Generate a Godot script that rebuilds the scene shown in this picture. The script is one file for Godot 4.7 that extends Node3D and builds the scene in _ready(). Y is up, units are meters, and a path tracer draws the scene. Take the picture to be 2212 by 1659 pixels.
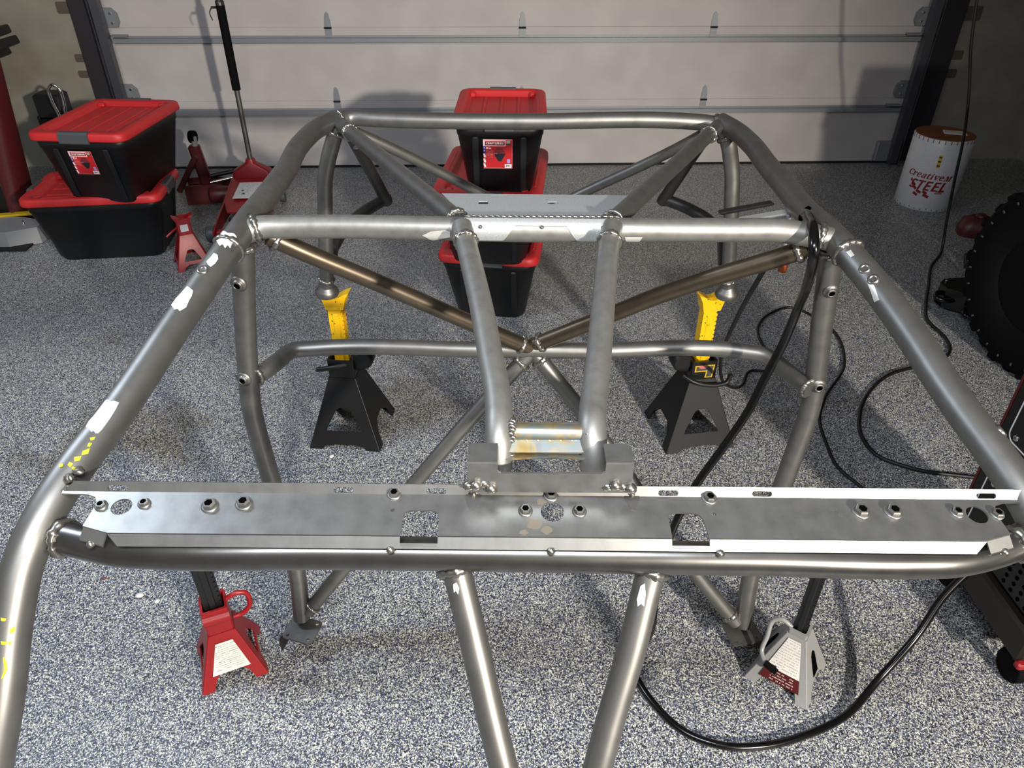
extends Node3D
# A garage with a bare steel roll cage on jack stands in front of a closed sectional door.

const YAW := -0.04397
const CAM := Vector3(-0.301, 1.7436, 0.0)
const DOOR_Z := -5.297
var M := {}
var names_used := {}
var rng := RandomNumberGenerator.new()

func _ready() -> void:
	rng.seed = 7
	# ---------- camera, sky, lights, exposure ----------
	var cam := Camera3D.new(); cam.name = "camera"
	add_child(cam)
	cam.position = CAM
	cam.rotation = Vector3(-0.60463, YAW, 0.00553)
	cam.fov = rad_to_deg(2.0 * atan(829.5 / 1600.0))
	cam.near = 0.05; cam.far = 60.0
	cam.current = true
	var env := Environment.new()
	env.background_mode = Environment.BG_COLOR
	env.background_color = Color(0.02, 0.02, 0.025)
	env.tonemap_mode = Environment.TONE_MAPPER_LINEAR
	env.tonemap_exposure = 1.0
	env.sdfgi_enabled = true; env.ssao_enabled = true; env.ssil_enabled = true
	var we := WorldEnvironment.new(); we.name = "environment"; we.environment = env
	add_child(we)
	_materials()
	_work_light(Vector3(1.85, 2.42, 2.6), Vector3(-0.70, 0.20, -3.3), 38.0, Color(1.0, 0.965, 0.915))
	_ceiling_panel(Vector3(-0.45, 2.68, 0.15), 7.4, Color(0.95, 0.97, 1.0), "flat rectangular ceiling light above the front of the garage")
	_ceiling_panel(Vector3(-2.3, 2.68, -1.7), 5.0, Color(0.86, 0.92, 1.0), "flat rectangular ceiling light over the left side of the garage")
	_room()
	_garage_door()
	_cage()
	_stands()
	_bins()
	_left_things()
	_right_things()
	_cables()
	_debris()

# ---------- naming and tagging ----------
func numbered(n: String) -> String:
	if not names_used.has(n):
		names_used[n] = 0
		return n
	names_used[n] += 1
	return "%s_%03d" % [n, names_used[n]]

func thing(n: String, label: String, cat: String, at := Vector3.ZERO, turn := 0.0, group := "") -> Node3D:
	var o := Node3D.new(); o.name = numbered(n); add_child(o, true)
	o.position = at; o.rotation.y = turn
	_tag(o, label, cat, group)
	return o

func _tag(o: Node3D, label: String, cat: String, group := "") -> void:
	o.set_meta("label", label); o.set_meta("category", cat)
	if group != "": o.set_meta("group", group)

func part(parent: Node3D, n: String, st: SurfaceTool, mat: Material, xf := Transform3D.IDENTITY) -> MeshInstance3D:
	st.generate_normals()
	var mi := MeshInstance3D.new()
	mi.mesh = st.commit()
	mi.mesh.surface_set_material(0, mat)
	mi.transform = xf
	mi.name = n if parent != self else numbered(n)
	parent.add_child(mi, true)
	return mi

func struct(n: String, st: SurfaceTool, mat: Material) -> MeshInstance3D:
	var o := part(self, n, st, mat); o.set_meta("kind", "structure"); return o

func relabel(o: Node3D, l: String) -> void: o.set_meta("label", l)

# ---------- shape helpers ----------
func nst() -> SurfaceTool:
	var s := SurfaceTool.new(); s.begin(Mesh.PRIMITIVE_TRIANGLES); s.set_smooth_group(-1); return s

func tri(s: SurfaceTool, a: Vector3, b: Vector3, c: Vector3) -> void:
	s.add_vertex(a); s.add_vertex(b); s.add_vertex(c)

func quad(s: SurfaceTool, a: Vector3, b: Vector3, c: Vector3, d: Vector3) -> void:
	tri(s, a, b, c); tri(s, a, c, d)

# rings: closed loops with the same number of points, counter-clockwise seen from the end they grow towards
func loft(s: SurfaceTool, rings: Array, cap0 := true, cap1 := true, smooth := true) -> void:
	var n: int = rings[0].size()
	s.set_smooth_group(1 if smooth else -1)
	for i in rings.size() - 1:
		var a = rings[i]; var b = rings[i + 1]
		for j in n:
			var k := (j + 1) % n
			quad(s, a[j], b[j], b[k], a[k])
	s.set_smooth_group(-1)
	if cap0: _cap(s, rings[0], true)
	if cap1: _cap(s, rings[-1], false)

func _cap(s: SurfaceTool, r, down: bool) -> void:
	var c := Vector3.ZERO
	for p in r: c += p
	c /= r.size()
	for j in r.size():
		var k: int = (j + 1) % r.size()
		if down: tri(s, c, r[j], r[k])
		else: tri(s, c, r[k], r[j])

func rect_ring(hx: float, hz: float, r: float, y: float, seg := 5) -> PackedVector3Array:
	var o := PackedVector3Array()
	r = min(r, min(hx, hz) * 0.999)
	for q in 4:
		var cx := (hx - r) * (1.0 if q == 0 or q == 3 else -1.0)
		var cz := (hz - r) * (1.0 if q < 2 else -1.0)
		for i in seg + 1:
			var a := PI / 2 * (q + float(i) / seg)
			o.append(Vector3(cx + cos(a) * r, y, cz + sin(a) * r))
	o.reverse()
	return o

func box(s: SurfaceTool, c: Vector3, size: Vector3, bev := 0.003, b := Basis.IDENTITY) -> void:
	var h := size * 0.5
	bev = min(bev, min(h.x, min(h.y, h.z)) * 0.6)
	var rings := []
	for q in [[-h.y, bev], [-h.y + bev, 0.0], [h.y - bev, 0.0], [h.y, bev]]:
		var r := PackedVector3Array()
		var x: float = h.x - q[1]; var z: float = h.z - q[1]
		for p in [[x, z - bev], [x - bev, z], [-x + bev, z], [-x, z - bev], [-x, -z + bev], [-x + bev, -z], [x - bev, -z], [x, -z + bev]]:
			r.append(c + b * Vector3(p[0], q[0], p[1]))
		r.reverse()
		rings.append(r)
	loft(s, rings, true, true, false)

func plate(x0: float, y0: float, z0: float, x1: float, y1: float, z1: float, bev := 0.002) -> SurfaceTool:
	var s := nst()
	box(s, Vector3(x0 + x1, y0 + y1, z0 + z1) * 0.5, Vector3(absf(x1 - x0), absf(y1 - y0), absf(z1 - z0)), bev)
	return s

func path_points(pts: Array, step := 0.02) -> PackedVector3Array:
	var o := PackedVector3Array()
	if pts.size() == 2:
		o.append(pts[0]); o.append(pts[0].lerp(pts[1], 0.5)); o.append(pts[1]); return o
	for i in pts.size() - 1:
		var a: Vector3 = pts[i]; var b: Vector3 = pts[i + 1]
		var p: Vector3 = pts[i - 1] if i > 0 else a * 2.0 - b
		var q: Vector3 = pts[i + 2] if i + 2 < pts.size() else b * 2.0 - a
		var bt := a.distance_to(b)
		var n := maxi(1, int(ceil(bt / step)))
		for k in n:
			o.append(a.cubic_interpolate_in_time(b, p, q, float(k) / n, bt, -a.distance_to(p), bt + b.distance_to(q)))
	o.append(pts[-1])
	return o

func tube(s: SurfaceTool, pts: Array, r: float, n := 20, step := 0.02, caps := true, radii := []) -> void:
	var P := path_points(pts, step)
	var rings := []
	var up := Vector3.UP
	var t0: Vector3 = (P[1] - P[0]).normalized()
	if absf(t0.dot(up)) > 0.9: up = Vector3.RIGHT
	var u := (up - t0 * up.dot(t0)).normalized()
	for i in P.size():
		var t: Vector3 = (P[mini(i + 1, P.size() - 1)] - P[maxi(i - 1, 0)]).normalized()
		u = (u - t * u.dot(t)).normalized()
		var v := t.cross(u)
		var rr := r
		if radii.size() > 0: rr = lerpf(radii[0], radii[1], float(i) / (P.size() - 1))
		var ring := PackedVector3Array()
		for k in n:
			var a := TAU * k / n
			ring.append(P[i] + (u * cos(a) + v * sin(a)) * rr)
		rings.append(ring)
	loft(s, rings, caps, caps)

# profile of [radius, height] turned about an axis
func lathe(s: SurfaceTool, prof: Array, xf := Transform3D.IDENTITY, n := 24, smooth := true, cap0 := true, cap1 := true) -> void:
	var rings := []
	for p in prof:
		var ring := PackedVector3Array()
		for k in n:
			var a := -TAU * k / n
			ring.append(xf * Vector3(cos(a) * p[0], p[1], sin(a) * p[0]))
		rings.append(ring)
	loft(s, rings, cap0, cap1, smooth)

func frame(at: Vector3, y_axis: Vector3) -> Transform3D:
	var y := y_axis.normalized()
	var x := Vector3.RIGHT if absf(y.x) < 0.8 else Vector3.UP
	var z := x.cross(y).normalized()
	return Transform3D(Basis(y.cross(z), y, z), at)

# flat polygon with holes in the xy plane, extruded along +z by d
func prism(s: SurfaceTool, outer: PackedVector2Array, d: float, xf := Transform3D.IDENTITY, holes := []) -> void:
	s.set_smooth_group(-1)
	if Geometry2D.is_polygon_clockwise(outer): outer.reverse()
	var pieces := [outer]
	var cuts := []
	for h in holes:
		var m := 0.0
		for p in h: m += p.x
		cuts.append(m / h.size())
	cuts.sort()
	var lo := -1e3
	cuts.append(1e3)
	pieces = []
	for c in cuts:
		var strip := PackedVector2Array([Vector2(lo, -1e3), Vector2(c, -1e3), Vector2(c, 1e3), Vector2(lo, 1e3)])
		for g in Geometry2D.intersect_polygons(outer, strip): pieces.append(g)
		lo = c
	for h in holes:
		var next := []
		for g in pieces:
			for r in Geometry2D.clip_polygons(g, h): next.append(r)
		pieces = next
	for g in pieces:
		var ix := Geometry2D.triangulate_polygon(g)
		for i in range(0, ix.size(), 3):
			var a: Vector2 = g[ix[i]]; var b: Vector2 = g[ix[i + 1]]; var c: Vector2 = g[ix[i + 2]]
			if (b - a).cross(c - a) < 0:
				var t := b; b = c; c = t
			tri(s, xf * Vector3(a.x, a.y, d), xf * Vector3(c.x, c.y, d), xf * Vector3(b.x, b.y, d))
			tri(s, xf * Vector3(a.x, a.y, 0), xf * Vector3(b.x, b.y, 0), xf * Vector3(c.x, c.y, 0))
	var loops := [outer]
	for h in holes:
		var hh: PackedVector2Array = h.duplicate()
		if not Geometry2D.is_polygon_clockwise(hh): hh.reverse()
		loops.append(hh)
	for l in loops:
		for i in l.size():
			var a: Vector2 = l[i]; var b: Vector2 = l[(i + 1) % l.size()]
			quad(s, xf * Vector3(a.x, a.y, 0), xf * Vector3(a.x, a.y, d), xf * Vector3(b.x, b.y, d), xf * Vector3(b.x, b.y, 0))

func circle(c: Vector2, r: float, n := 18, sx := 1.0) -> PackedVector2Array:
	var o := PackedVector2Array()
	for i in n: o.append(c + Vector2(cos(TAU * i / n) * r * sx, sin(TAU * i / n) * r))
	return o

func rrect(c: Vector2, w: float, h: float, r: float, seg := 4) -> PackedVector2Array:
	var o := PackedVector2Array()
	for q in 4:
		var k := Vector2((w / 2 - r) * (1 if q == 0 or q == 3 else -1), (h / 2 - r) * (1 if q < 2 else -1))
		for i in seg + 1:
			var a := PI / 2 * (q + float(i) / seg)
			o.append(c + k + Vector2(cos(a), sin(a)) * r)
	return o

func poly(a: Array) -> PackedVector2Array:
	var o := PackedVector2Array()
	for i in range(0, a.size(), 2): o.append(Vector2(a[i], a[i + 1]))
	return o

func words(parent: Node3D, n: String, txt: String, h: float, mat: Material, xf: Transform3D, weight := 700, italic := false, face := "Droid Sans") -> MeshInstance3D:
	var f := SystemFont.new(); f.font_names = PackedStringArray([face]); f.font_weight = weight; f.font_italic = italic
	var tm := TextMesh.new(); tm.text = txt; tm.font = f; tm.font_size = 48; tm.pixel_size = h / 36.0; tm.depth = 0.0006
	var mi := MeshInstance3D.new(); mi.mesh = tm; mi.material_override = mat; mi.name = n; mi.transform = xf
	parent.add_child(mi, true)
	return mi

# ---------- materials ----------
func mat(c: Color, rough := 0.6, metal := 0.0, spec := 0.5) -> StandardMaterial3D:
	var m := StandardMaterial3D.new(); m.albedo_color = c; m.roughness = rough; m.metallic = metal; m.metallic_specular = spec
	return m

func noise_tex(size: int, freq: float, ramp: Gradient, oct := 4, sd := 1, type := FastNoiseLite.TYPE_SIMPLEX_SMOOTH, normal := false) -> NoiseTexture2D:
	var f := FastNoiseLite.new(); f.noise_type = type; f.frequency = freq; f.fractal_octaves = oct; f.seed = sd
	var t := NoiseTexture2D.new(); t.width = size; t.height = size; t.seamless = true; t.noise = f
	if normal:
		t.as_normal_map = true; t.bump_strength = 3.0
	else:
		t.color_ramp = ramp
	return t

func ramp(a: Array) -> Gradient:
	var g := Gradient.new()
	var o := PackedFloat32Array(); var c := PackedColorArray()
	for i in range(0, a.size(), 2):
		o.append(a[i]); c.append(a[i + 1])
	g.offsets = o; g.colors = c
	return g

func grainy(m: StandardMaterial3D, tex: Texture2D, scale: float, world := false) -> StandardMaterial3D:
	m.albedo_texture = tex; m.uv1_triplanar = true; m.uv1_world_triplanar = world; m.uv1_scale = Vector3.ONE * scale
	return m

func _materials() -> void:
	var g := func(v: float) -> Color: return Color(v, v, v)
	var scale_tex := noise_tex(512, 0.012, ramp([0.0, g.call(0.86), 0.45, g.call(0.95), 0.8, g.call(1.0), 1.0, g.call(0.95)]), 5, 3)
	var fine_tex := noise_tex(512, 0.09, ramp([0.0, g.call(0.84), 0.6, g.call(1.0), 1.0, g.call(0.95)]), 3, 5)
	M.brushed = grainy(mat(Color(0.58, 0.575, 0.555), 0.48, 0.75), scale_tex, 5.0)
	M.steel = grainy(mat(Color(0.51, 0.505, 0.49), 0.44, 0.85), scale_tex, 3.0)
	M.dash_steel = grainy(mat(Color(0.44, 0.435, 0.425), 0.29, 0.9), scale_tex, 3.0)
	M.dark_steel = grainy(mat(Color(0.33, 0.325, 0.32), 0.42, 0.85), scale_tex, 3.0)
	M.brown_steel = grainy(mat(Color(0.42, 0.375, 0.32), 0.36, 0.9), scale_tex, 4.0)
	M.sheet = grainy(mat(Color(0.57, 0.57, 0.56), 0.38, 0.82), scale_tex, 4.0)
	M.zinc = grainy(mat(Color(0.72, 0.73, 0.73), 0.5, 0.5), fine_tex, 6.0)
	M.weld = grainy(mat(Color(0.60, 0.585, 0.56), 0.30, 0.9), fine_tex, 20.0)
	M.bright_steel = mat(Color(0.90, 0.89, 0.86), 0.35, 0.6)
	var heat := noise_tex(256, 0.02, ramp([0.0, Color(0.72, 0.58, 0.32), 0.3, Color(0.80, 0.75, 0.60), 0.5, Color(0.70, 0.70, 0.68), 0.64, Color(0.62, 0.72, 0.78), 0.78, Color(0.76, 0.70, 0.52), 1.0, Color(0.58, 0.48, 0.58)]), 2, 9)
	M.heat = grainy(mat(Color(1, 1, 1), 0.30, 0.9), heat, 5.0)
	M.galv = grainy(mat(Color(0.60, 0.615, 0.63), 0.45, 0.45), fine_tex, 4.0)
	M.chrome = mat(Color(0.85, 0.85, 0.86), 0.12, 1.0)
	M.stain = grainy(mat(Color(0.575, 0.535, 0.48), 0.5, 0.7), fine_tex, 30.0)
	M.spot = grainy(mat(Color(0.46, 0.46, 0.46), 0.5, 0.75), fine_tex, 30.0)
	M.hole = mat(Color(0.012, 0.012, 0.012), 0.95, 0.0, 0.1)
	M.white_ink = grainy(mat(Color(0.86, 0.87, 0.88), 0.7), fine_tex, 60.0)
	M.yellow_ink = grainy(mat(Color(0.80, 0.78, 0.12), 0.7), fine_tex, 60.0)
	var chips := noise_tex(512, 0.016, ramp([0.0, Color(0.95, 0.72, 0.03), 0.80, Color(0.97, 0.75, 0.04), 0.83, Color(0.10, 0.09, 0.05), 1.0, Color(0.07, 0.06, 0.04)]), 4, 11)
	M.yellow_paint = grainy(mat(Color(1, 1, 1), 0.38), chips, 5.0)
	M.black_paint = grainy(mat(Color(0.055, 0.055, 0.06), 0.45), fine_tex, 8.0)
	M.red_paint = grainy(mat(Color(0.58, 0.08, 0.10), 0.38), fine_tex, 5.0)
	M.dark_red = grainy(mat(Color(0.30, 0.05, 0.075), 0.45), fine_tex, 5.0)
	M.grey_paint = grainy(mat(Color(0.60, 0.60, 0.60), 0.40, 0.1), fine_tex, 8.0)
	M.red_plastic = mat(Color(0.74, 0.145, 0.15), 0.5)
	M.black_plastic = mat(Color(0.045, 0.048, 0.062), 0.5)
	M.grey_plastic = mat(Color(0.27, 0.28, 0.29), 0.5)
	M.rubber = grainy(mat(Color(0.055, 0.055, 0.06), 0.8, 0.0, 0.2), fine_tex, 10.0)
	M.cable = mat(Color(0.03, 0.03, 0.032), 0.2)
	M.cord = mat(Color(0.03, 0.03, 0.032), 0.5)
	M.door = grainy(mat(Color(0.76, 0.735, 0.725), 0.55), noise_tex(512, 0.006, ramp([0.0, g.call(0.93), 1.0, g.call(1.0)]), 3, 21), 0.8, true)
	M.wall = grainy(mat(Color(0.60, 0.58, 0.53), 0.9), noise_tex(512, 0.01, ramp([0.0, g.call(0.88), 1.0, g.call(1.0)]), 4, 22), 0.7, true)
	M.smudge = mat(Color(0.36, 0.32, 0.28), 0.9)
	M.ceiling = mat(Color(0.78, 0.77, 0.75), 0.9)
	M.jamb = mat(Color(0.16, 0.145, 0.17), 0.6)
	M.track = mat(Color(0.40, 0.40, 0.43), 0.4, 0.7)
	M.seal = mat(Color(0.02, 0.02, 0.022), 0.8)
	M.enamel = grainy(mat(Color(0.86, 0.86, 0.87), 0.35), fine_tex, 3.0)
	M.rust = grainy(mat(Color(0.50, 0.28, 0.14), 0.7), scale_tex, 6.0)
	M.ink_red = mat(Color(0.52, 0.04, 0.05), 0.5)
	M.paper = mat(Color(0.82, 0.81, 0.79), 0.7)
	M.white = mat(Color(0.9, 0.9, 0.9), 0.5)
	M.copper = mat(Color(0.72, 0.36, 0.22), 0.4, 0.9)
	M.yellow = mat(Color(0.82, 0.68, 0.10), 0.5)
	M.ink = mat(Color(0.03, 0.03, 0.03), 0.6)
	M.maroon = mat(Color(0.30, 0.04, 0.05), 0.5)
	M.body_paint = mat(Color(0.05, 0.05, 0.06), 0.3)
	# epoxy flakes: one random colour per cell
	var f := FastNoiseLite.new(); f.noise_type = FastNoiseLite.TYPE_CELLULAR; f.frequency = 0.43; f.seed = 12
	f.cellular_return_type = FastNoiseLite.RETURN_CELL_VALUE; f.cellular_jitter = 1.0; f.fractal_type = FastNoiseLite.FRACTAL_NONE
	f.domain_warp_enabled = true; f.domain_warp_amplitude = 3.0; f.domain_warp_frequency = 0.12; f.domain_warp_fractal_type = FastNoiseLite.DOMAIN_WARP_FRACTAL_NONE
	var t := NoiseTexture2D.new(); t.width = 2048; t.height = 2048; t.seamless = false; t.noise = f; t.normalize = true
	var cr := Gradient.new(); cr.interpolation_mode = Gradient.GRADIENT_INTERPOLATE_CONSTANT
	var cols := [Color(0.80, 0.79, 0.72), Color(0.30, 0.30, 0.32), Color(0.90, 0.90, 0.85), Color(0.20, 0.22, 0.36), Color(0.52, 0.53, 0.55), Color(0.11, 0.11, 0.12), Color(0.74, 0.73, 0.66), Color(0.38, 0.40, 0.47), Color(0.19, 0.19, 0.20), Color(0.62, 0.63, 0.64), Color(0.24, 0.26, 0.40), Color(0.46, 0.47, 0.48), Color(0.86, 0.86, 0.80), Color(0.15, 0.15, 0.16), Color(0.58, 0.59, 0.61), Color(0.33, 0.34, 0.38)]
	var offs := PackedFloat32Array(); var cc := PackedColorArray()
	for i in cols.size():
		offs.append(0.02 + 0.96 * i / cols.size() if i > 0 else 0.0); cc.append(cols[i])
	cr.offsets = offs; cr.colors = cc
	t.color_ramp = cr
	M.floor = mat(Color(1, 1, 1), 0.42, 0.0, 0.5)
	M.floor.albedo_texture = t
	M.floor.vertex_color_use_as_albedo = true

func glow(c: Color, e: float) -> StandardMaterial3D:
	var m := mat(c, 0.5); m.emission_enabled = true; m.emission = c; m.emission_energy_multiplier = e
	return m

# ---------- lamps ----------
func _work_light(at: Vector3, aim: Vector3, energy: float, c: Color) -> void:
	var o := thing("work_light", "round black flood lamp on a tripod behind the camera", "lamp", Vector3(at.x, 0, at.z))
	var head := Vector3(0, at.y, 0)
	var dir := (aim - at).normalized()
	var s := nst()
	lathe(s, [[0.05, -0.16], [0.07, -0.12], [0.085, -0.02], [0.09, -0.005], [0.086, -0.004], [0.078, -0.02]], frame(head, dir), 28)
	part(o, "housing", s, M.black_paint)
	s = nst(); lathe(s, [[0.076, -0.016], [0.072, -0.012], [0.03, -0.009]], frame(head, dir), 28)
	part(o, "lamp_lens", s, glow(c, 14.0))
	s = nst(); tube(s, [Vector3(0, 0.35, 0.0), Vector3(0, at.y - 0.10, 0)], 0.016)
	part(o, "pole", s, M.black_paint)
	for k in 3:
		s = nst(); var a := TAU * k / 3.0
		tube(s, [Vector3(0, 0.75, 0), Vector3(cos(a) * 0.38, 0.01, sin(a) * 0.38)], 0.012)
		part(o, "leg", s, M.black_paint)
	var l := SpotLight3D.new(); l.name = "lamp_light"; l.light_color = c; l.light_energy = energy; l.light_size = 0.09
	l.spot_range = 25.0; l.spot_attenuation = 2.0; l.spot_angle = 34.0; l.spot_angle_attenuation = 0.9; l.shadow_enabled = true
	l.transform = Transform3D(Basis.looking_at(dir), head + dir * 0.012)
	o.add_child(l)

func _ceiling_panel(at: Vector3, energy: float, c: Color, label: String) -> void:
	var o := thing("ceiling_light", label, "ceiling light", at, 0.0, "ceiling lights")
	part(o, "housing", plate(-0.65, 0.0, -0.2, 0.65, 0.07, 0.2, 0.01), M.white)
	part(o, "diffuser", plate(-0.6, -0.012, -0.16, 0.6, 0.002, 0.16, 0.004), glow(c, 2.0))
	var l := AreaLight3D.new(); l.name = "panel_light"; l.light_color = c; l.light_energy = energy
	l.area_size = Vector2(1.2, 0.32); l.area_range = 20.0; l.shadow_enabled = true
	l.rotation = Vector3(-PI / 2, 0, 0); l.position = Vector3(0, -0.03, 0)
	o.add_child(l)

# ---------- room ----------
func _room() -> void:
	# floor: flakes in the texture, dirt and damp patches as vertex colours
	var s := SurfaceTool.new(); s.begin(Mesh.PRIMITIVE_TRIANGLES)
	var nx := 190; var nz := 240
	var x0 := -3.6; var x1 := 3.75; var z0 := -5.4; var z1 := 4.2
	var nf := FastNoiseLite.new(); nf.seed = 4; nf.frequency = 3.2; nf.fractal_octaves = 4
	var spots := [[-1.62, -2.22, 0.30, 0.17, 0.75], [-1.86, -2.10, 0.14, 0.07, 0.6], [-1.45, -2.28, 0.12, 0.10, 0.5], [-0.60, -2.48, 0.16, 0.2, 0.5], [-0.72, -2.28, 0.10, 0.08, 0.4], [-1.98, -2.95, 0.07, 0.05, 0.5], [0.75, -1.75, 0.3, 0.2, 0.35], [0.2, -1.9, 0.25, 0.2, 0.3], [0.45, -1.35, 0.12, 0.1, 0.3], [-0.25, -2.0, 0.12, 0.12, 0.3]]
	for j in nz + 1:
		for i in nx + 1:
			var x := lerpf(x0, x1, float(i) / nx); var z := lerpf(z0, z1, float(j) / nz)
			var k := 0.0
			for q in spots:
				var d := Vector2((x - q[0]) / q[2], (z - q[1]) / q[3]).length()
				k = maxf(k, q[4] * clampf(1.35 - d + nf.get_noise_2d(x * 1.6, z * 1.6) * 1.1, 0.0, 1.0))
			var v := 1.0 - 0.06 * clampf(nf.get_noise_2d(x * 0.3 + 9.0, z * 0.3) + 0.3, 0.0, 1.0)
			s.set_color(Color(v, v, v).lerp(Color(0.50, 0.40, 0.28), k))
			s.set_uv(Vector2(x, z) / 2.05)
			s.set_normal(Vector3.UP)
			s.add_vertex(Vector3(x, 0, z))
	for j in nz:
		for i in nx:
			var a := j * (nx + 1) + i
			for q in [a, a + 1, a + nx + 2, a, a + nx + 2, a + nx + 1]: s.add_index(q)
	var fl := MeshInstance3D.new(); fl.mesh = s.commit(); fl.mesh.surface_set_material(0, M.floor); fl.name = "floor"
	add_child(fl); fl.set_meta("kind", "structure")
	struct("floor_slab", plate(x0 - 0.2, -0.2, z0 - 0.2, x1 + 0.2, -0.004, z1 + 0.2), M.wall)
	struct("ceiling", plate(-3.8, 2.75, -5.7, 3.95, 2.9, 4.4), M.ceiling)
	struct("wall_left", plate(-3.75, -0.05, -5.6, -3.55, 2.8, 4.4), M.wall)
	struct("wall_right", plate(3.7, -0.05, -5.6, 3.9, 2.8, 4.4), M.wall)
	struct("wall_back", plate(-3.8, -0.05, 4.15, 3.95, 2.8, 4.35), M.wall)
	# the wall with the door opening
	struct("wall_front", plate(-3.7, -0.05, -5.55, -2.7, 2.8, -5.36, 0.002), M.wall)
	struct("wall_front", plate(2.7, -0.05, -5.55, 3.8, 2.8, -5.36, 0.002), M.wall)
	struct("wall_front", plate(-2.75, 2.3, -5.55, 2.75, 2.8, -5.36, 0.002), M.wall)
	struct("trim_1", plate(-2.895, 0.0, -5.365, -2.70, 2.35, -5.325, 0.004), M.jamb)
	struct("trim_2", plate(2.70, 0.0, -5.365, 2.945, 2.35, -5.325, 0.004), M.jamb)
	# worn patches where blocks were fixed to the wall beside the door
	for p in [[-2.935, 1.02, 0.10, 0.07], [-2.925, 0.72, 0.08, 0.05], [-2.93, 0.62, 0.09, 0.045], [2.99, 0.98, 0.16, 0.09], [2.99, 0.72, 0.09, 0.06], [2.985, 0.60, 0.09, 0.06]]:
		var st := nst(); prism(st, rrect(Vector2.ZERO, p[2], p[3], 0.012), 0.002, Transform3D(Basis(), Vector3(p[0], p[1], -5.36)))
		var w := part(self, "wall_patch", st, M.smudge); w.set_meta("kind", "structure")

func _garage_door() -> void:
	var o := Node3D.new(); o.name = "door_1"; add_child(o); o.set_meta("kind", "structure")
	o.position = Vector3(0, 0, DOOR_Z)
	var H := 0.4572
	for i in 5:
		var y := i * H
		part(o, "door_section", plate(-2.74, y + (0.012 if i == 0 else 0.0), -0.05, 2.74, y + H - 0.051, 0.0, 0.0006), M.door)
		part(o, "section_rail", plate(-2.74, y + H - 0.0505, -0.05, 2.74, y + H - 0.0005, 0.003, 0.0015), M.door)
	part(o, "bottom_seal", plate(-2.74, 0.0, -0.05, 2.74, 0.013, 0.012, 0.003), M.seal)
	for i in [1, 2, 3, 4]:
		var y: float = i * H
		var s := nst()
		# hat-section strut
		prism(s, poly([0.0, -0.097, 0.003, -0.097, 0.003, -0.088, 0.036, -0.088, 0.036, -0.062, 0.003, -0.062, 0.003, -0.050, 0.0, -0.050]), 5.30, Transform3D(Basis(Vector3(0, 0, 1), Vector3.UP, Vector3(-1, 0, 0)), Vector3(2.65, y, 0)))
		part(o, "strut", s, M.galv)
		for x in [-1.272, -0.013, 1.251]:
			s = nst()
			prism(s, poly([-0.022, -0.012, 0.022, -0.012, 0.020, 0.03, 0.012, 0.078, 0.0, 0.090, -0.012, 0.078, -0.020, 0.03]), 0.003, Transform3D(Basis(), Vector3(x, y, 0.003)))
			var hg := part(o, "hinge", s, M.galv)
			s = nst(); prism(s, rrect(Vector2.ZERO, 0.044, 0.05, 0.006), 0.003, Transform3D(Basis(), Vector3(x, y - 0.036, 0.005)))
			part(hg, "lower_leaf", s, M.galv)
			s = nst(); lathe(s, [[0.006, -0.023], [0.006, 0.023]], Transform3D(Basis(Vector3.FORWARD, PI / 2), Vector3(x, y - 0.004, 0.009)), 12)
			part(hg, "pivot_pin", s, M.seal)
		for sx in [-1.0, 1.0]:
			s = nst()
			prism(s, poly([0.0, -0.05, 0.075, -0.05, 0.09, -0.02, 0.085, 0.03, 0.055, 0.06, 0.0, 0.06]), 0.028, Transform3D(Basis(Vector3(-sx, 0, 0), Vector3.UP, Vector3(0, 0, 1)), Vector3(2.67 * sx, y + 0.055, 0.0)))
			var rb := part(o, "roller_bracket", s, M.galv)
			for yy in [0.03, 0.085]:
				s = nst(); lathe(s, [[0.008, 0.0], [0.008, 0.006], [0.004, 0.009]], frame(Vector3(2.62 * sx, y + yy, 0.028), Vector3.BACK), 10)
				part(rb, "bolt", s, M.chrome)
			s = nst(); box(s, Vector3(2.60 * sx, y - 0.045, 0.02), Vector3(0.10, 0.012, 0.045), 0.003)
			part(o, "end_bracket", s, M.galv)
	for sx in [-1.0, 1.0]:
		part(o, "corner_bracket", plate(2.56 * sx, 0.02, 0.0, 2.68 * sx, 0.16, 0.045, 0.006), M.galv)
	# tracks
	for sx in [-1.0, 1.0]:
		var t := thing("door_track", "grey steel roller track up the %s edge of the garage door" % ("left" if sx < 0 else "right"), "door track", Vector3(2.69 * sx, 0.0, -5.26), 0.0, "garage door tracks")
		var s := nst()
		prism(s, poly([-0.028, -0.03, -0.024, -0.03, -0.024, 0.02, 0.022, 0.02, 0.022, 0.008, 0.026, 0.008, 0.026, 0.024, -0.028, 0.024]), 2.4, Transform3D(Basis(Vector3(sx, 0, 0), Vector3(0, 0, 1), Vector3(0, 1, 0)), Vector3(-0.01 * sx, 0.02, 0.03)))
		part(t, "channel", s, M.track)
		part(t, "wall_angle", plate(0.03 * sx, 0.0, -0.06, 0.034 * sx, 2.4, 0.05, 0.001), M.track)
		part(t, "wall_flange", plate(0.03 * sx, 0.0, -0.064, 0.085 * sx, 2.4, -0.06, 0.001), M.jamb)

# ---------- roll cage ----------
func _tube(cage: Node3D, n: String, pts: Array, r: float) -> void:
	var s := nst(); tube(s, pts, r, 28, 0.018)
	var m: Material = M.steel
	if n == "upper_diagonal": m = M.brown_steel
	elif n == "dash_bar": m = M.dash_steel
	elif n in ["windshield_tube", "roof_spreader"]: m = M.brushed
	elif n in ["rear_strut", "knee_tube"]: m = M.dark_steel
	part(cage, n, s, m)

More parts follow.
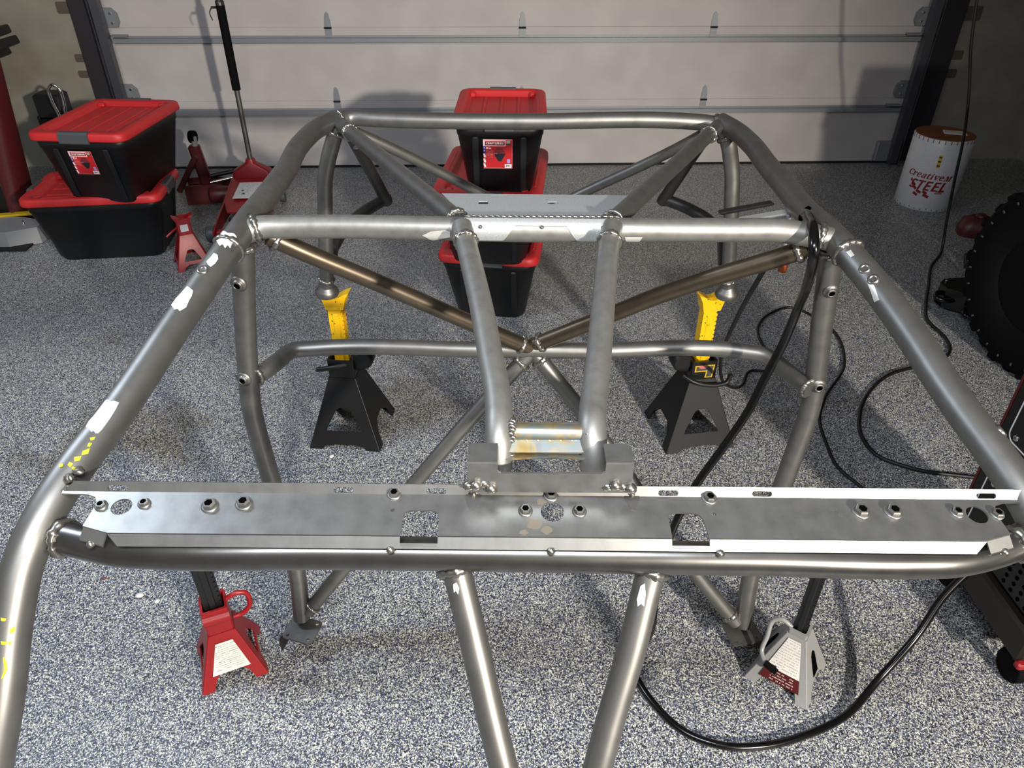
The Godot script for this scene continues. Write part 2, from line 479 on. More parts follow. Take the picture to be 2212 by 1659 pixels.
func _bung(cage: Node3D, at: Vector3, n: Vector3, k: float) -> void:
	var s := nst()
	lathe(s, [[0.017 * k, -0.003], [0.017 * k, 0.0005], [0.012 * k, 0.002], [0.0105 * k, 0.0035], [0.0105 * k, 0.007], [0.0085 * k, 0.008], [0.0066 * k, 0.0078], [0.0064 * k, 0.002]], frame(at, n), 22)
	var b := part(cage, "threaded_bung", s, M.steel)
	s = nst(); lathe(s, [[0.0064 * k, 0.001], [0.0064 * k, 0.0072]], frame(at, n), 16)
	part(b, "bore", s, M.hole)

func _plug(cage: Node3D, at: Vector3, n: Vector3) -> void:
	var s := nst(); lathe(s, [[0.010, -0.004], [0.010, 0.001], [0.008, 0.002], [0.006, 0.0018], [0.0045, 0.0008]], frame(at, n), 20)
	part(cage, "plug_weld", s, M.weld)

func _weld(cage: Node3D, c: Vector3, ax: Vector3, r: float) -> void:
	var xf := frame(c, ax); var s := nst(); var n := 40; var rings := []
	for i in n:
		var a := TAU * i / n
		var lump := 0.0042 + 0.0010 * sin(i * 2.1) + 0.0010 * sin(i * 0.7 + r * 900.0)
		var ring := PackedVector3Array()
		for k in 8:
			var b := TAU * k / 8.0
			var rr := r + 0.0008 + cos(b) * lump
			ring.append(xf * Vector3(cos(a) * rr, sin(b) * lump * 1.35, sin(a) * rr))
		rings.append(ring)
	rings.append(rings[0])
	loft(s, rings, false, false)
	part(cage, "weld_bead", s, M.weld)

func _mark(cage: Node3D, c: Vector3, pts: Array, m: Material, q: Vector3, ax: Vector3, r: float) -> void:
	# a thin patch lying on a tube (axis through q along ax): the fan is split up and pressed onto the round surface
	var s := nst()
	s.set_smooth_group(1)
	var lay := func(p: Vector3) -> Vector3:
		var o := q + ax * (p - q).dot(ax)
		return o + (p - o).normalized() * (r + 0.0006)
	var n := 5
	for i in pts.size():
		var a: Vector3 = pts[i]; var b: Vector3 = pts[(i + 1) % pts.size()]
		for j in n:
			for k in n - j:
				var f := func(u: int, v: int) -> Vector3: return lay.call(c + (a - c) * (float(u) / n) + (b - c) * (float(v) / n))
				tri(s, f.call(j, k), f.call(j + 1, k), f.call(j, k + 1))
				if j + k < n - 1: tri(s, f.call(j + 1, k), f.call(j + 1, k + 1), f.call(j, k + 1))
	part(cage, "paint_mark" if m != M.bright_steel else "ground_patch", s, m)

func blob(s: SurfaceTool, c: Vector3, r: Vector3) -> void:
	var rings := []
	for i in 7:
		var t := PI * (i + 0.5) / 7.0
		var ring := PackedVector3Array()
		for k in 12:
			var a := -TAU * k / 12.0
			var w := 1.0 + 0.15 * sin(k * 1.9 + i * 2.3)
			ring.append(c + Vector3(cos(a) * sin(t) * r.x * w, -cos(t) * r.y, sin(a) * sin(t) * r.z * w))
		rings.append(ring)
	loft(s, rings)

func L(x: float, y: float, f: float) -> Vector3: return Vector3(x - 0.047, y, 1.4 - f)

func cage_xf() -> Transform3D:
	var b := Basis(Vector3.UP, YAW)
	return Transform3D(b, Vector3(CAM.x, 0, 0) + b * Vector3(0.047, 0, -1.4))

func hexnut(parent: Node3D, xf: Transform3D, r: float) -> void:
	var s := nst()
	lathe(s, [[r * 1.25, 0.0], [r * 1.25, 0.0015], [r, 0.002]], xf, 20)
	lathe(s, [[r, 0.0015], [r, r * 0.7], [r * 0.86, r * 0.9], [r * 0.62, r * 0.9], [r * 0.60, r * 0.3]], xf, 6, false)
	var w := part(parent, "weld_nut", s, M.steel)
	s = nst(); lathe(s, [[r * 0.60, 0.0], [r * 0.60, r * 0.84]], xf, 14)
	part(w, "bore", s, M.hole)

func _cage() -> void:
	var cage := thing("roll_cage", "bare steel tube roll cage chassis standing on jack stands across the garage floor", "roll cage")
	cage.transform = cage_xf()
	_tube(cage, "side_rail", [Vector3(-0.747, 0.555, 1.090), Vector3(-0.725, 0.717, 0.961), Vector3(-0.713, 0.795, 0.900), Vector3(-0.702, 0.861, 0.849), Vector3(-0.695, 0.950, 0.776), Vector3(-0.689, 0.993, 0.733), Vector3(-0.682, 1.013, 0.707), Vector3(-0.676, 1.028, 0.679), Vector3(-0.658, 1.055, 0.605), Vector3(-0.643, 1.070, 0.544), Vector3(-0.599, 1.130, 0.321), Vector3(-0.555, 1.189, 0.100), Vector3(-0.582, 1.161, -0.179), Vector3(-0.588, 1.157, -0.334), Vector3(-0.599, 1.160, -0.542), Vector3(-0.582, 1.164, -0.667), Vector3(-0.550, 1.169, -0.731)], 0.0254)
	_tube(cage, "side_rail", [Vector3(0.745, 0.555, 1.090), Vector3(0.718, 0.724, 0.956), Vector3(0.694, 0.802, 0.896), Vector3(0.682, 0.895, 0.820), Vector3(0.672, 0.976, 0.752), Vector3(0.668, 1.006, 0.719), Vector3(0.662, 1.026, 0.693), Vector3(0.654, 1.045, 0.655), Vector3(0.643, 1.063, 0.594), Vector3(0.630, 1.080, 0.525), Vector3(0.618, 1.099, 0.451), Vector3(0.607, 1.121, 0.371), Vector3(0.588, 1.150, 0.259), Vector3(0.552, 1.185, 0.102), Vector3(0.556, 1.171, -0.052), Vector3(0.572, 1.158, -0.225), Vector3(0.576, 1.155, -0.394), Vector3(0.577, 1.159, -0.566), Vector3(0.561, 1.164, -0.667), Vector3(0.535, 1.169, -0.731)], 0.0254)
	_tube(cage, "rear_header", [Vector3(-0.542, 1.168, -0.731), Vector3(-0.512, 1.169, -0.756), Vector3(-0.459, 1.167, -0.754), Vector3(-0.190, 1.165, -0.740), Vector3(-0.007, 1.165, -0.741), Vector3(0.437, 1.168, -0.742), Vector3(0.490, 1.165, -0.740), Vector3(0.539, 1.162, -0.727)], 0.0222)
	_tube(cage, "roof_spreader", [Vector3(-0.555, 1.185, 0.102), Vector3(-0.525, 1.191, 0.087), Vector3(-0.483, 1.190, 0.081), Vector3(-0.404, 1.191, 0.080), Vector3(-0.175, 1.193, 0.091), Vector3(-0.011, 1.193, 0.097), Vector3(0.154, 1.194, 0.096), Vector3(0.379, 1.195, 0.096), Vector3(0.448, 1.195, 0.096), Vector3(0.498, 1.191, 0.104), Vector3(0.548, 1.185, 0.115)], 0.0222)
	_tube(cage, "dash_bar", [Vector3(-0.684, 1.007, 0.693), Vector3(-0.670, 1.004, 0.696), Vector3(-0.647, 1.005, 0.701), Vector3(-0.604, 1.006, 0.713), Vector3(-0.561, 1.007, 0.724), Vector3(-0.516, 1.009, 0.729), Vector3(-0.268, 1.009, 0.728), Vector3(-0.046, 1.008, 0.729), Vector3(0.193, 1.006, 0.731), Vector3(0.278, 1.005, 0.731), Vector3(0.470, 1.003, 0.733), Vector3(0.536, 1.001, 0.728), Vector3(0.585, 1.001, 0.716), Vector3(0.634, 1.006, 0.700), Vector3(0.666, 1.016, 0.687)], 0.0222)
	_tube(cage, "roof_brace", [Vector3(-0.530, 1.162, -0.714), Vector3(-0.152, 1.189, 0.045)], 0.0192)
	_tube(cage, "roof_brace", [Vector3(0.526, 1.163, -0.715), Vector3(0.147, 1.190, 0.044)], 0.0192)
	_tube(cage, "rear_brace", [Vector3(-0.525, 1.146, -0.740), Vector3(-0.455, 1.101, -0.777), Vector3(-0.135, 0.872, -0.939), Vector3(0.008, 0.780, -0.973)], 0.0160)
	_tube(cage, "rear_brace", [Vector3(0.525, 1.151, -0.743), Vector3(0.473, 1.108, -0.769), Vector3(0.145, 0.868, -0.937), Vector3(0.008, 0.780, -0.973)], 0.0160)
	_tube(cage, "rear_strut", [Vector3(-0.520, 1.135, -0.757), Vector3(-0.505, 1.001, -0.883), Vector3(-0.472, 0.826, -1.005)], 0.0192)
	_tube(cage, "rear_strut", [Vector3(0.511, 1.135, -0.756), Vector3(0.501, 1.012, -0.890), Vector3(0.456, 0.831, -1.008)], 0.0192)
	_tube(cage, "knee_tube", [Vector3(-0.469, 0.839, -1.014), Vector3(-0.551, 0.818, -0.902), Vector3(-0.589, 0.799, -0.828), Vector3(-0.623, 0.754, -0.748)], 0.0192)
	_tube(cage, "knee_tube", [Vector3(0.453, 0.842, -1.016), Vector3(0.538, 0.837, -0.915), Vector3(0.581, 0.826, -0.859), Vector3(0.626, 0.789, -0.785)], 0.0192)
	_tube(cage, "rear_leg", [Vector3(-0.544, 1.152, -0.719), Vector3(-0.552, 1.128, -0.715), Vector3(-0.575, 1.070, -0.711), Vector3(-0.592, 1.014, -0.709), Vector3(-0.605, 0.922, -0.706), Vector3(-0.635, 0.710, -0.730), Vector3(-0.649, 0.629, -0.747)], 0.0222)
	_tube(cage, "rear_leg", [Vector3(0.543, 1.152, -0.719), Vector3(0.558, 1.123, -0.712), Vector3(0.575, 1.075, -0.715), Vector3(0.589, 1.021, -0.714), Vector3(0.597, 0.964, -0.711), Vector3(0.629, 0.767, -0.733), Vector3(0.650, 0.635, -0.751)], 0.0222)
	_tube(cage, "door_pillar", [Vector3(-0.558, 1.168, 0.096), Vector3(-0.571, 1.117, 0.083), Vector3(-0.601, 0.983, 0.060), Vector3(-0.628, 0.837, 0.045), Vector3(-0.641, 0.735, 0.042), Vector3(-0.640, 0.630, 0.043), Vector3(-0.630, 0.525, 0.054), Vector3(-0.604, 0.239, 0.094), Vector3(-0.608, 0.093, 0.122)], 0.0222)
	_tube(cage, "door_pillar", [Vector3(0.553, 1.166, 0.097), Vector3(0.569, 1.116, 0.084), Vector3(0.584, 1.048, 0.069), Vector3(0.599, 0.958, 0.059), Vector3(0.620, 0.857, 0.044), Vector3(0.631, 0.783, 0.040), Vector3(0.633, 0.705, 0.039), Vector3(0.629, 0.652, 0.040), Vector3(0.619, 0.544, 0.047), Vector3(0.578, 0.239, 0.094), Vector3(0.577, 0.083, 0.129)], 0.0222)
	_tube(cage, "rear_crossbar", [Vector3(-0.615, 0.823, 0.042), Vector3(-0.598, 0.823, 0.019), Vector3(-0.582, 0.823, -0.018), Vector3(-0.561, 0.820, -0.070), Vector3(-0.513, 0.816, -0.086), Vector3(-0.136, 0.815, -0.086), Vector3(0.125, 0.814, -0.085), Vector3(0.498, 0.814, -0.085), Vector3(0.545, 0.815, -0.067), Vector3(0.575, 0.810, -0.021), Vector3(0.598, 0.811, 0.039), Vector3(0.611, 0.810, 0.064)], 0.0192)
	_tube(cage, "upper_diagonal", [Vector3(-0.512, 1.172, 0.081), Vector3(-0.468, 1.140, 0.067), Vector3(-0.335, 1.049, 0.022), Vector3(-0.157, 0.925, -0.036), Vector3(-0.002, 0.818, -0.087)], 0.0185)
	_tube(cage, "upper_diagonal", [Vector3(0.515, 1.158, 0.091), Vector3(0.477, 1.134, 0.077), Vector3(0.357, 1.064, 0.032), Vector3(0.258, 1.002, -0.004), Vector3(0.181, 0.948, -0.030), Vector3(-0.002, 0.822, -0.091)], 0.0185)
	_tube(cage, "lower_diagonal", [Vector3(0.001, 0.812, -0.089), Vector3(-0.149, 0.644, -0.041), Vector3(-0.243, 0.534, -0.008), Vector3(-0.589, 0.114, 0.119)], 0.0185)
	_tube(cage, "lower_diagonal", [Vector3(0.001, 0.812, -0.089), Vector3(0.109, 0.683, -0.051), Vector3(0.431, 0.245, 0.087), Vector3(0.555, 0.096, 0.132)], 0.0185)
	_tube(cage, "windshield_tube", [Vector3(-0.141, 1.204, 0.108), Vector3(-0.134, 1.196, 0.143), Vector3(-0.094, 1.162, 0.365), Vector3(-0.079, 1.146, 0.467), Vector3(-0.066, 1.131, 0.559), Vector3(-0.064, 1.121, 0.600), Vector3(-0.064, 1.109, 0.620), Vector3(-0.065, 1.093, 0.630), Vector3(-0.065, 1.076, 0.636)], 0.0192)
	_tube(cage, "windshield_tube", [Vector3(0.137, 1.205, 0.107), Vector3(0.130, 1.198, 0.142), Vector3(0.104, 1.169, 0.312), Vector3(0.079, 1.139, 0.488), Vector3(0.067, 1.126, 0.563), Vector3(0.063, 1.122, 0.600), Vector3(0.063, 1.109, 0.619), Vector3(0.064, 1.094, 0.630), Vector3(0.065, 1.076, 0.636)], 0.0192)
	_tube(cage, "nose_tube", [Vector3(-0.122, 0.992, 0.728), Vector3(-0.118, 0.980, 0.736), Vector3(-0.094, 0.900, 0.791), Vector3(-0.071, 0.820, 0.847), Vector3(-0.055, 0.768, 0.883), Vector3(-0.038, 0.712, 0.915), Vector3(0.007, 0.567, 1.006)], 0.0192)
	_tube(cage, "nose_tube", [Vector3(0.142, 0.993, 0.727), Vector3(0.138, 0.981, 0.735), Vector3(0.114, 0.901, 0.791), Vector3(0.086, 0.821, 0.846), Vector3(0.069, 0.769, 0.882), Vector3(0.052, 0.713, 0.915), Vector3(0.007, 0.567, 1.006)], 0.0192)
	_bung(cage, Vector3(-0.584, 1.077, 0.097), Vector3(-0.191, -0.143, 0.971), 1.00)
	_bung(cage, Vector3(-0.633, 0.830, 0.066), Vector3(-0.182, -0.027, 0.983), 1.00)
	_bung(cage, Vector3(0.580, 1.067, 0.095), Vector3(0.020, -0.203, 0.979), 0.90)
	_bung(cage, Vector3(0.626, 0.818, 0.064), Vector3(-0.035, -0.051, 0.998), 1.00)
	_plug(cage, Vector3(-0.579, 1.180, 0.245), Vector3(0.012, 0.951, 0.310))
	_plug(cage, Vector3(0.564, 1.180, 0.226), Vector3(-0.545, 0.758, 0.359))
	_plug(cage, Vector3(0.570, 1.173, 0.253), Vector3(-0.581, 0.745, 0.328))
	_plug(cage, Vector3(0.654, 1.090, 0.564), Vector3(0.678, 0.734, 0.046))
	_plug(cage, Vector3(-0.509, 1.075, -0.790), Vector3(0.322, -0.647, 0.691))
	_weld(cage, Vector3(-0.530, 1.190, 0.089), Vector3(0.920, 0.128, -0.370), 0.0222)
	_weld(cage, Vector3(0.524, 1.188, 0.109), Vector3(0.967, -0.122, 0.222), 0.0222)
	_weld(cage, Vector3(-0.536, 1.168, -0.737), Vector3(0.734, 0.030, -0.679), 0.0222)
	_weld(cage, Vector3(0.521, 1.163, -0.732), Vector3(0.956, -0.059, 0.287), 0.0222)
	_weld(cage, Vector3(-0.647, 1.005, 0.701), Vector3(0.973, 0.073, 0.221), 0.0222)
	_weld(cage, Vector3(0.629, 1.005, 0.702), Vector3(0.925, 0.178, -0.337), 0.0222)
	_weld(cage, Vector3(-0.486, 1.165, -0.625), Vector3(0.446, 0.032, 0.895), 0.0192)
	_weld(cage, Vector3(0.477, 1.167, -0.616), Vector3(-0.447, 0.032, 0.894), 0.0192)
	_weld(cage, Vector3(-0.155, 1.189, 0.039), Vector3(0.446, 0.032, 0.895), 0.0192)
	_weld(cage, Vector3(0.147, 1.190, 0.044), Vector3(-0.447, 0.032, 0.894), 0.0192)
	_weld(cage, Vector3(-0.132, 1.194, 0.151), Vector3(0.189, -0.204, 0.961), 0.0192)
	_weld(cage, Vector3(0.128, 1.196, 0.153), Vector3(-0.175, -0.181, 0.968), 0.0192)
	_weld(cage, Vector3(-0.560, 1.160, 0.094), Vector3(-0.241, -0.940, -0.243), 0.0222)
	_weld(cage, Vector3(0.557, 1.155, 0.094), Vector3(0.307, -0.920, -0.244), 0.0222)
	_weld(cage, Vector3(-0.549, 1.136, -0.716), Vector3(-0.309, -0.937, 0.162), 0.0222)
	_weld(cage, Vector3(0.554, 1.132, -0.714), Vector3(0.452, -0.866, 0.216), 0.0222)
	_weld(cage, Vector3(-0.120, 0.985, 0.733), Vector3(0.266, -0.802, 0.535), 0.0192)
	_weld(cage, Vector3(0.139, 0.983, 0.734), Vector3(-0.266, -0.802, 0.535), 0.0192)
	_weld(cage, Vector3(-0.613, 0.823, 0.040), Vector3(0.611, 0.000, -0.792), 0.0192)
	_weld(cage, Vector3(0.608, 0.810, 0.057), Vector3(0.468, -0.039, 0.883), 0.0192)
	_weld(cage, Vector3(-0.025, 0.783, -0.081), Vector3(-0.654, -0.728, 0.206), 0.0185)
	_weld(cage, Vector3(0.021, 0.789, -0.082), Vector3(0.629, -0.746, 0.219), 0.0185)
	_weld(cage, Vector3(-0.027, 0.835, -0.079), Vector3(0.795, -0.548, -0.262), 0.0185)
	_weld(cage, Vector3(0.021, 0.838, -0.083), Vector3(-0.795, -0.546, -0.264), 0.0185)
	_weld(cage, Vector3(-0.574, 0.132, 0.114), Vector3(-0.618, -0.752, 0.228), 0.0185)
	_weld(cage, Vector3(0.536, 0.119, 0.125), Vector3(0.626, -0.746, 0.225), 0.0185)
	_weld(cage, Vector3(-0.642, 0.671, -0.738), Vector3(-0.169, -0.963, -0.209), 0.0222)
	_weld(cage, Vector3(0.644, 0.670, -0.746), Vector3(0.155, -0.978, -0.136), 0.0222)
	_weld(cage, Vector3(-0.500, 1.163, 0.077), Vector3(0.782, -0.572, -0.248), 0.0185)
	_weld(cage, Vector3(0.501, 1.149, 0.086), Vector3(-0.806, -0.512, -0.297), 0.0185)
	_weld(cage, Vector3(-0.562, 1.179, 0.156), Vector3(0.173, 0.232, -0.957), 0.0254)
	_weld(cage, Vector3(0.562, 1.177, 0.156), Vector3(-0.227, 0.202, -0.953), 0.0254)
	_mark(cage, Vector3(-0.558, 1.202, 0.171), [Vector3(-0.5778, 1.2013, 0.1382), Vector3(-0.5746, 1.2045, 0.1345), Vector3(-0.5600, 1.2072, 0.1510), Vector3(-0.5498, 1.2056, 0.1492), Vector3(-0.5444, 1.2010, 0.1533), Vector3(-0.5460, 1.1977, 0.1661), Vector3(-0.5480, 1.1960, 0.1744), Vector3(-0.5482, 1.1922, 0.1837), Vector3(-0.5532, 1.1971, 0.1807), Vector3(-0.5551, 1.1948, 0.1894), Vector3(-0.5608, 1.1994, 0.1818), Vector3(-0.5643, 1.1982, 0.1871), Vector3(-0.5713, 1.2000, 0.1774), Vector3(-0.5812, 1.1968, 0.1551)], M.white_ink, Vector3(-0.5633, 1.1775, 0.1641), Vector3(0.1725, 0.2325, -0.9572), 0.0254)
	_mark(cage, Vector3(-0.568, 1.188, 0.222), [Vector3(-0.5701, 1.1931, 0.2051), Vector3(-0.5629, 1.1910, 0.2081), Vector3(-0.5603, 1.1867, 0.2159), Vector3(-0.5630, 1.1832, 0.2272), Vector3(-0.5676, 1.1815, 0.2364), Vector3(-0.5730, 1.1842, 0.2330), Vector3(-0.5776, 1.1868, 0.2254), Vector3(-0.5730, 1.1900, 0.2155)], M.white_ink, Vector3(-0.5737, 1.1636, 0.2129), Vector3(0.2207, 0.2919, -0.9306), 0.0254)
	_mark(cage, Vector3(-0.592, 1.159, 0.314), [Vector3(-0.5956, 1.1679, 0.2813), Vector3(-0.5890, 1.1672, 0.2867), Vector3(-0.5825, 1.1644, 0.2913), Vector3(-0.5819, 1.1597, 0.3022), Vector3(-0.5837, 1.1564, 0.3123), Vector3(-0.5846, 1.1515, 0.3257), Vector3(-0.5883, 1.1510, 0.3326), Vector3(-0.5913, 1.1508, 0.3369), Vector3(-0.5959, 1.1532, 0.3335), Vector3(-0.5997, 1.1529, 0.3360), Vector3(-0.6106, 1.1535, 0.3215), Vector3(-0.6074, 1.1577, 0.3068), Vector3(-0.6012, 1.1629, 0.2951)], M.white_ink, Vector3(-0.5960, 1.1340, 0.3066), Vector3(0.2017, 0.2705, -0.9414), 0.0254)
	_mark(cage, Vector3(-0.638, 1.095, 0.551), [Vector3(-0.6455, 1.1015, 0.5185), Vector3(-0.6420, 1.1028, 0.5178), Vector3(-0.6364, 1.1022, 0.5228), Vector3(-0.6317, 1.1024, 0.5207), Vector3(-0.6245, 1.0996, 0.5216), Vector3(-0.6255, 1.0959, 0.5326), Vector3(-0.6271, 1.0928, 0.5431), Vector3(-0.6294, 1.0894, 0.5552), Vector3(-0.6324, 1.0861, 0.5683), Vector3(-0.6348, 1.0850, 0.5754), Vector3(-0.6377, 1.0862, 0.5768), Vector3(-0.6404, 1.0882, 0.5741), Vector3(-0.6433, 1.0884, 0.5764), Vector3(-0.6485, 1.0902, 0.5714), Vector3(-0.6555, 1.0900, 0.5668), Vector3(-0.6557, 1.0914, 0.5557), Vector3(-0.6518, 1.0944, 0.5464), Vector3(-0.6488, 1.0975, 0.5347)], M.white_ink, Vector3(-0.6429, 1.0701, 0.5435), Vector3(0.2197, 0.2388, -0.9459), 0.0254)
	_mark(cage, Vector3(-0.638, 1.083, 0.586), [Vector3(-0.6418, 1.0850, 0.5858), Vector3(-0.6362, 1.0834, 0.5818), Vector3(-0.6366, 1.0819, 0.5862), Vector3(-0.6396, 1.0826, 0.5892)], M.yellow_ink, Vector3(-0.6512, 1.0621, 0.5777), Vector3(0.2355, 0.2198, -0.9467), 0.0254)
	_mark(cage, Vector3(-0.639, 1.080, 0.595), [Vector3(-0.6408, 1.0820, 0.5926), Vector3(-0.6372, 1.0798, 0.5919), Vector3(-0.6386, 1.0782, 0.5982), Vector3(-0.6413, 1.0800, 0.5983)], M.yellow_ink, Vector3(-0.6535, 1.0599, 0.5869), Vector3(0.2356, 0.2287, -0.9446), 0.0254)
	_mark(cage, Vector3(-0.641, 1.076, 0.607), [Vector3(-0.6442, 1.0781, 0.6071), Vector3(-0.6379, 1.0772, 0.5990), Vector3(-0.6380, 1.0734, 0.6066), Vector3(-0.6436, 1.0753, 0.6128)], M.yellow_ink, Vector3(-0.6561, 1.0572, 0.5974), Vector3(0.2306, 0.2652, -0.9362), 0.0254)
	_mark(cage, Vector3(-0.647, 1.075, 0.619), [Vector3(-0.6509, 1.0767, 0.6183), Vector3(-0.6435, 1.0749, 0.6133), Vector3(-0.6438, 1.0720, 0.6198), Vector3(-0.6487, 1.0735, 0.6235)], M.yellow_ink, Vector3(-0.6591, 1.0536, 0.6096), Vector3(0.2296, 0.2803, -0.9321), 0.0254)
	_mark(cage, Vector3(-0.652, 1.073, 0.629), [Vector3(-0.6542, 1.0748, 0.6259), Vector3(-0.6493, 1.0723, 0.6270), Vector3(-0.6508, 1.0706, 0.6327), Vector3(-0.6549, 1.0732, 0.6308)], M.yellow_ink, Vector3(-0.6617, 1.0505, 0.6200), Vector3(0.2311, 0.2870, -0.9296), 0.0254)
	_mark(cage, Vector3(-0.647, 1.069, 0.632), [Vector3(-0.6492, 1.0706, 0.6308), Vector3(-0.6453, 1.0681, 0.6298), Vector3(-0.6455, 1.0662, 0.6335), Vector3(-0.6488, 1.0686, 0.6343)], M.yellow_ink, Vector3(-0.6623, 1.0497, 0.6224), Vector3(0.2313, 0.2966, -0.9266), 0.0254)
	_mark(cage, Vector3(-0.663, 1.074, 0.632), [Vector3(-0.6665, 1.0742, 0.6301), Vector3(-0.6608, 1.0746, 0.6296), Vector3(-0.6598, 1.0732, 0.6337), Vector3(-0.6636, 1.0729, 0.6353)], M.yellow_ink, Vector3(-0.6628, 1.0491, 0.6243), Vector3(0.2313, 0.2966, -0.9266), 0.0254)
	_mark(cage, Vector3(-0.690, 0.962, 0.800), [Vector3(-0.6930, 0.9639, 0.7984), Vector3(-0.6867, 0.9619, 0.7983), Vector3(-0.6874, 0.9595, 0.8007), Vector3(-0.6921, 0.9608, 0.8010)], M.yellow_ink, Vector3(-0.6955, 0.9449, 0.7807), Vector3(0.0783, 0.7347, -0.6738), 0.0254)
	_mark(cage, Vector3(-0.680, 0.948, 0.806), [Vector3(-0.6831, 0.9500, 0.8061), Vector3(-0.6781, 0.9505, 0.8008), Vector3(-0.6786, 0.9450, 0.8057), Vector3(-0.6821, 0.9455, 0.8089)], M.yellow_ink, Vector3(-0.6964, 0.9352, 0.7893), Vector3(0.0565, 0.7566, -0.6514), 0.0254)
	_mark(cage, Vector3(-0.687, 0.939, 0.818), [Vector3(-0.6909, 0.9415, 0.8171), Vector3(-0.6843, 0.9389, 0.8158), Vector3(-0.6846, 0.9359, 0.8184), Vector3(-0.6902, 0.9383, 0.8195)], M.yellow_ink, Vector3(-0.6972, 0.9237, 0.7991), Vector3(0.0497, 0.7651, -0.6420), 0.0254)
	_mark(cage, Vector3(-0.682, 0.936, 0.816), [Vector3(-0.6834, 0.9385, 0.8155), Vector3(-0.6806, 0.9368, 0.8142), Vector3(-0.6812, 0.9340, 0.8170), Vector3(-0.6833, 0.9352, 0.8179)], M.yellow_ink, Vector3(-0.6973, 0.9232, 0.7996), Vector3(0.0497, 0.7651, -0.6420), 0.0254)
	_mark(cage, Vector3(-0.686, 0.913, 0.837), [Vector3(-0.6872, 0.9257, 0.8281), Vector3(-0.6839, 0.9186, 0.8312), Vector3(-0.6833, 0.9109, 0.8365), Vector3(-0.6856, 0.9057, 0.8422), Vector3(-0.6895, 0.9037, 0.8461), Vector3(-0.6887, 0.9052, 0.8445), Vector3(-0.6861, 0.9078, 0.8410), Vector3(-0.6850, 0.9128, 0.8364), Vector3(-0.6856, 0.9186, 0.8325), Vector3(-0.6880, 0.9242, 0.8297)], M.yellow_ink, Vector3(-0.6987, 0.8996, 0.8187), Vector3(0.0455, 0.7817, -0.6220), 0.0254)
	_mark(cage, Vector3(0.566, 1.162, 0.267), [Vector3(0.5615, 1.1717, 0.2388), Vector3(0.5653, 1.1748, 0.2413), Vector3(0.5693, 1.1660, 0.2674), Vector3(0.5703, 1.1543, 0.2922), Vector3(0.5666, 1.1461, 0.2856), Vector3(0.5647, 1.1563, 0.2695)], M.bright_steel, Vector3(0.5881, 1.1499, 0.2593), Vector3(-0.1832, 0.2345, -0.9547), 0.0254)
	_mark(cage, Vector3(0.551, 1.191, 0.187), [Vector3(0.5467, 1.1896, 0.1794), Vector3(0.5534, 1.1947, 0.1804), Vector3(0.5559, 1.1904, 0.1943), Vector3(0.5506, 1.1863, 0.1934)], M.bright_steel, Vector3(0.5673, 1.1719, 0.1781), Vector3(-0.2551, 0.2434, -0.9358), 0.0254)
	_mark(cage, Vector3(-0.118, 0.978, 0.761), [Vector3(-0.1221, 0.9825, 0.7569), Vector3(-0.1177, 0.9853, 0.7562), Vector3(-0.1140, 0.9794, 0.7603), Vector3(-0.1153, 0.9722, 0.7649), Vector3(-0.1184, 0.9759, 0.7619), Vector3(-0.1210, 0.9729, 0.7625)], M.white_ink, Vector3(-0.1142, 0.9682, 0.7440), Vector3(0.2533, -0.8011, 0.5423), 0.0192)
	_mark(cage, Vector3(0.123, 0.969, 0.765), [Vector3(0.1219, 0.9790, 0.7551), Vector3(0.1270, 0.9839, 0.7547), Vector3(0.1281, 0.9732, 0.7639), Vector3(0.1258, 0.9606, 0.7730), Vector3(0.1222, 0.9627, 0.7703), Vector3(0.1182, 0.9586, 0.7714), Vector3(0.1172, 0.9644, 0.7649)], M.white_ink, Vector3(0.1307, 0.9573, 0.7513), Vector3(-0.2331, -0.7963, 0.5582), 0.0192)
	_mark(cage, Vector3(-0.187, 1.188, 0.113), [Vector3(-0.2155, 1.1877, 0.1112), Vector3(-0.1994, 1.1958, 0.1125), Vector3(-0.1718, 1.1991, 0.1131), Vector3(-0.1633, 1.1967, 0.1140), Vector3(-0.1638, 1.1849, 0.1128), Vector3(-0.1834, 1.1793, 0.1089), Vector3(-0.1974, 1.1727, 0.1005), Vector3(-0.2073, 1.1823, 0.1097)], M.bright_steel, Vector3(-0.1864, 1.1930, 0.0905), Vector3(0.9988, 0.0046, 0.0483), 0.0222)
	_mark(cage, Vector3(0.189, 1.205, 0.116), [Vector3(0.1593, 1.2094, 0.1129), Vector3(0.2189, 1.2069, 0.1149), Vector3(0.2174, 1.2015, 0.1175), Vector3(0.1612, 1.2003, 0.1179)], M.bright_steel, Vector3(0.1891, 1.1942, 0.0959), Vector3(1.0000, 0.0057, -0.0016), 0.0222)
	_mark(cage, Vector3(0.176, 1.184, 0.117), [Vector3(0.1604, 1.1893, 0.1183), Vector3(0.1930, 1.1894, 0.1182), Vector3(0.1884, 1.1765, 0.1103), Vector3(0.1638, 1.1782, 0.1124)], M.bright_steel, Vector3(0.1760, 1.1941, 0.0959), Vector3(1.0000, 0.0056, -0.0021), 0.0222)
	# dash panel: folded sheet with holes
	var ux := Vector3(0.992, -0.005, 0)
	var uy := Vector3(0, 0.0113, -0.0652).normalized()
	var un := ux.cross(uy).normalized()
	var base := L(0.0, 1.0425, 0.6689)
	var px := Transform3D(Basis(ux, uy, un), base)
	var s := nst()
	var v1 := 0.0664
	var main := poly([-0.520, 0.0, 0.614, 0.0, 0.650, 0.010, 0.646, 0.046, 0.652, 0.056, 0.664, 0.060, 0.700, 0.0615, 0.700, v1, -0.606, v1, -0.606, 0.0615, -0.570, 0.060, -0.558, 0.056, -0.552, 0.046, -0.556, 0.010])
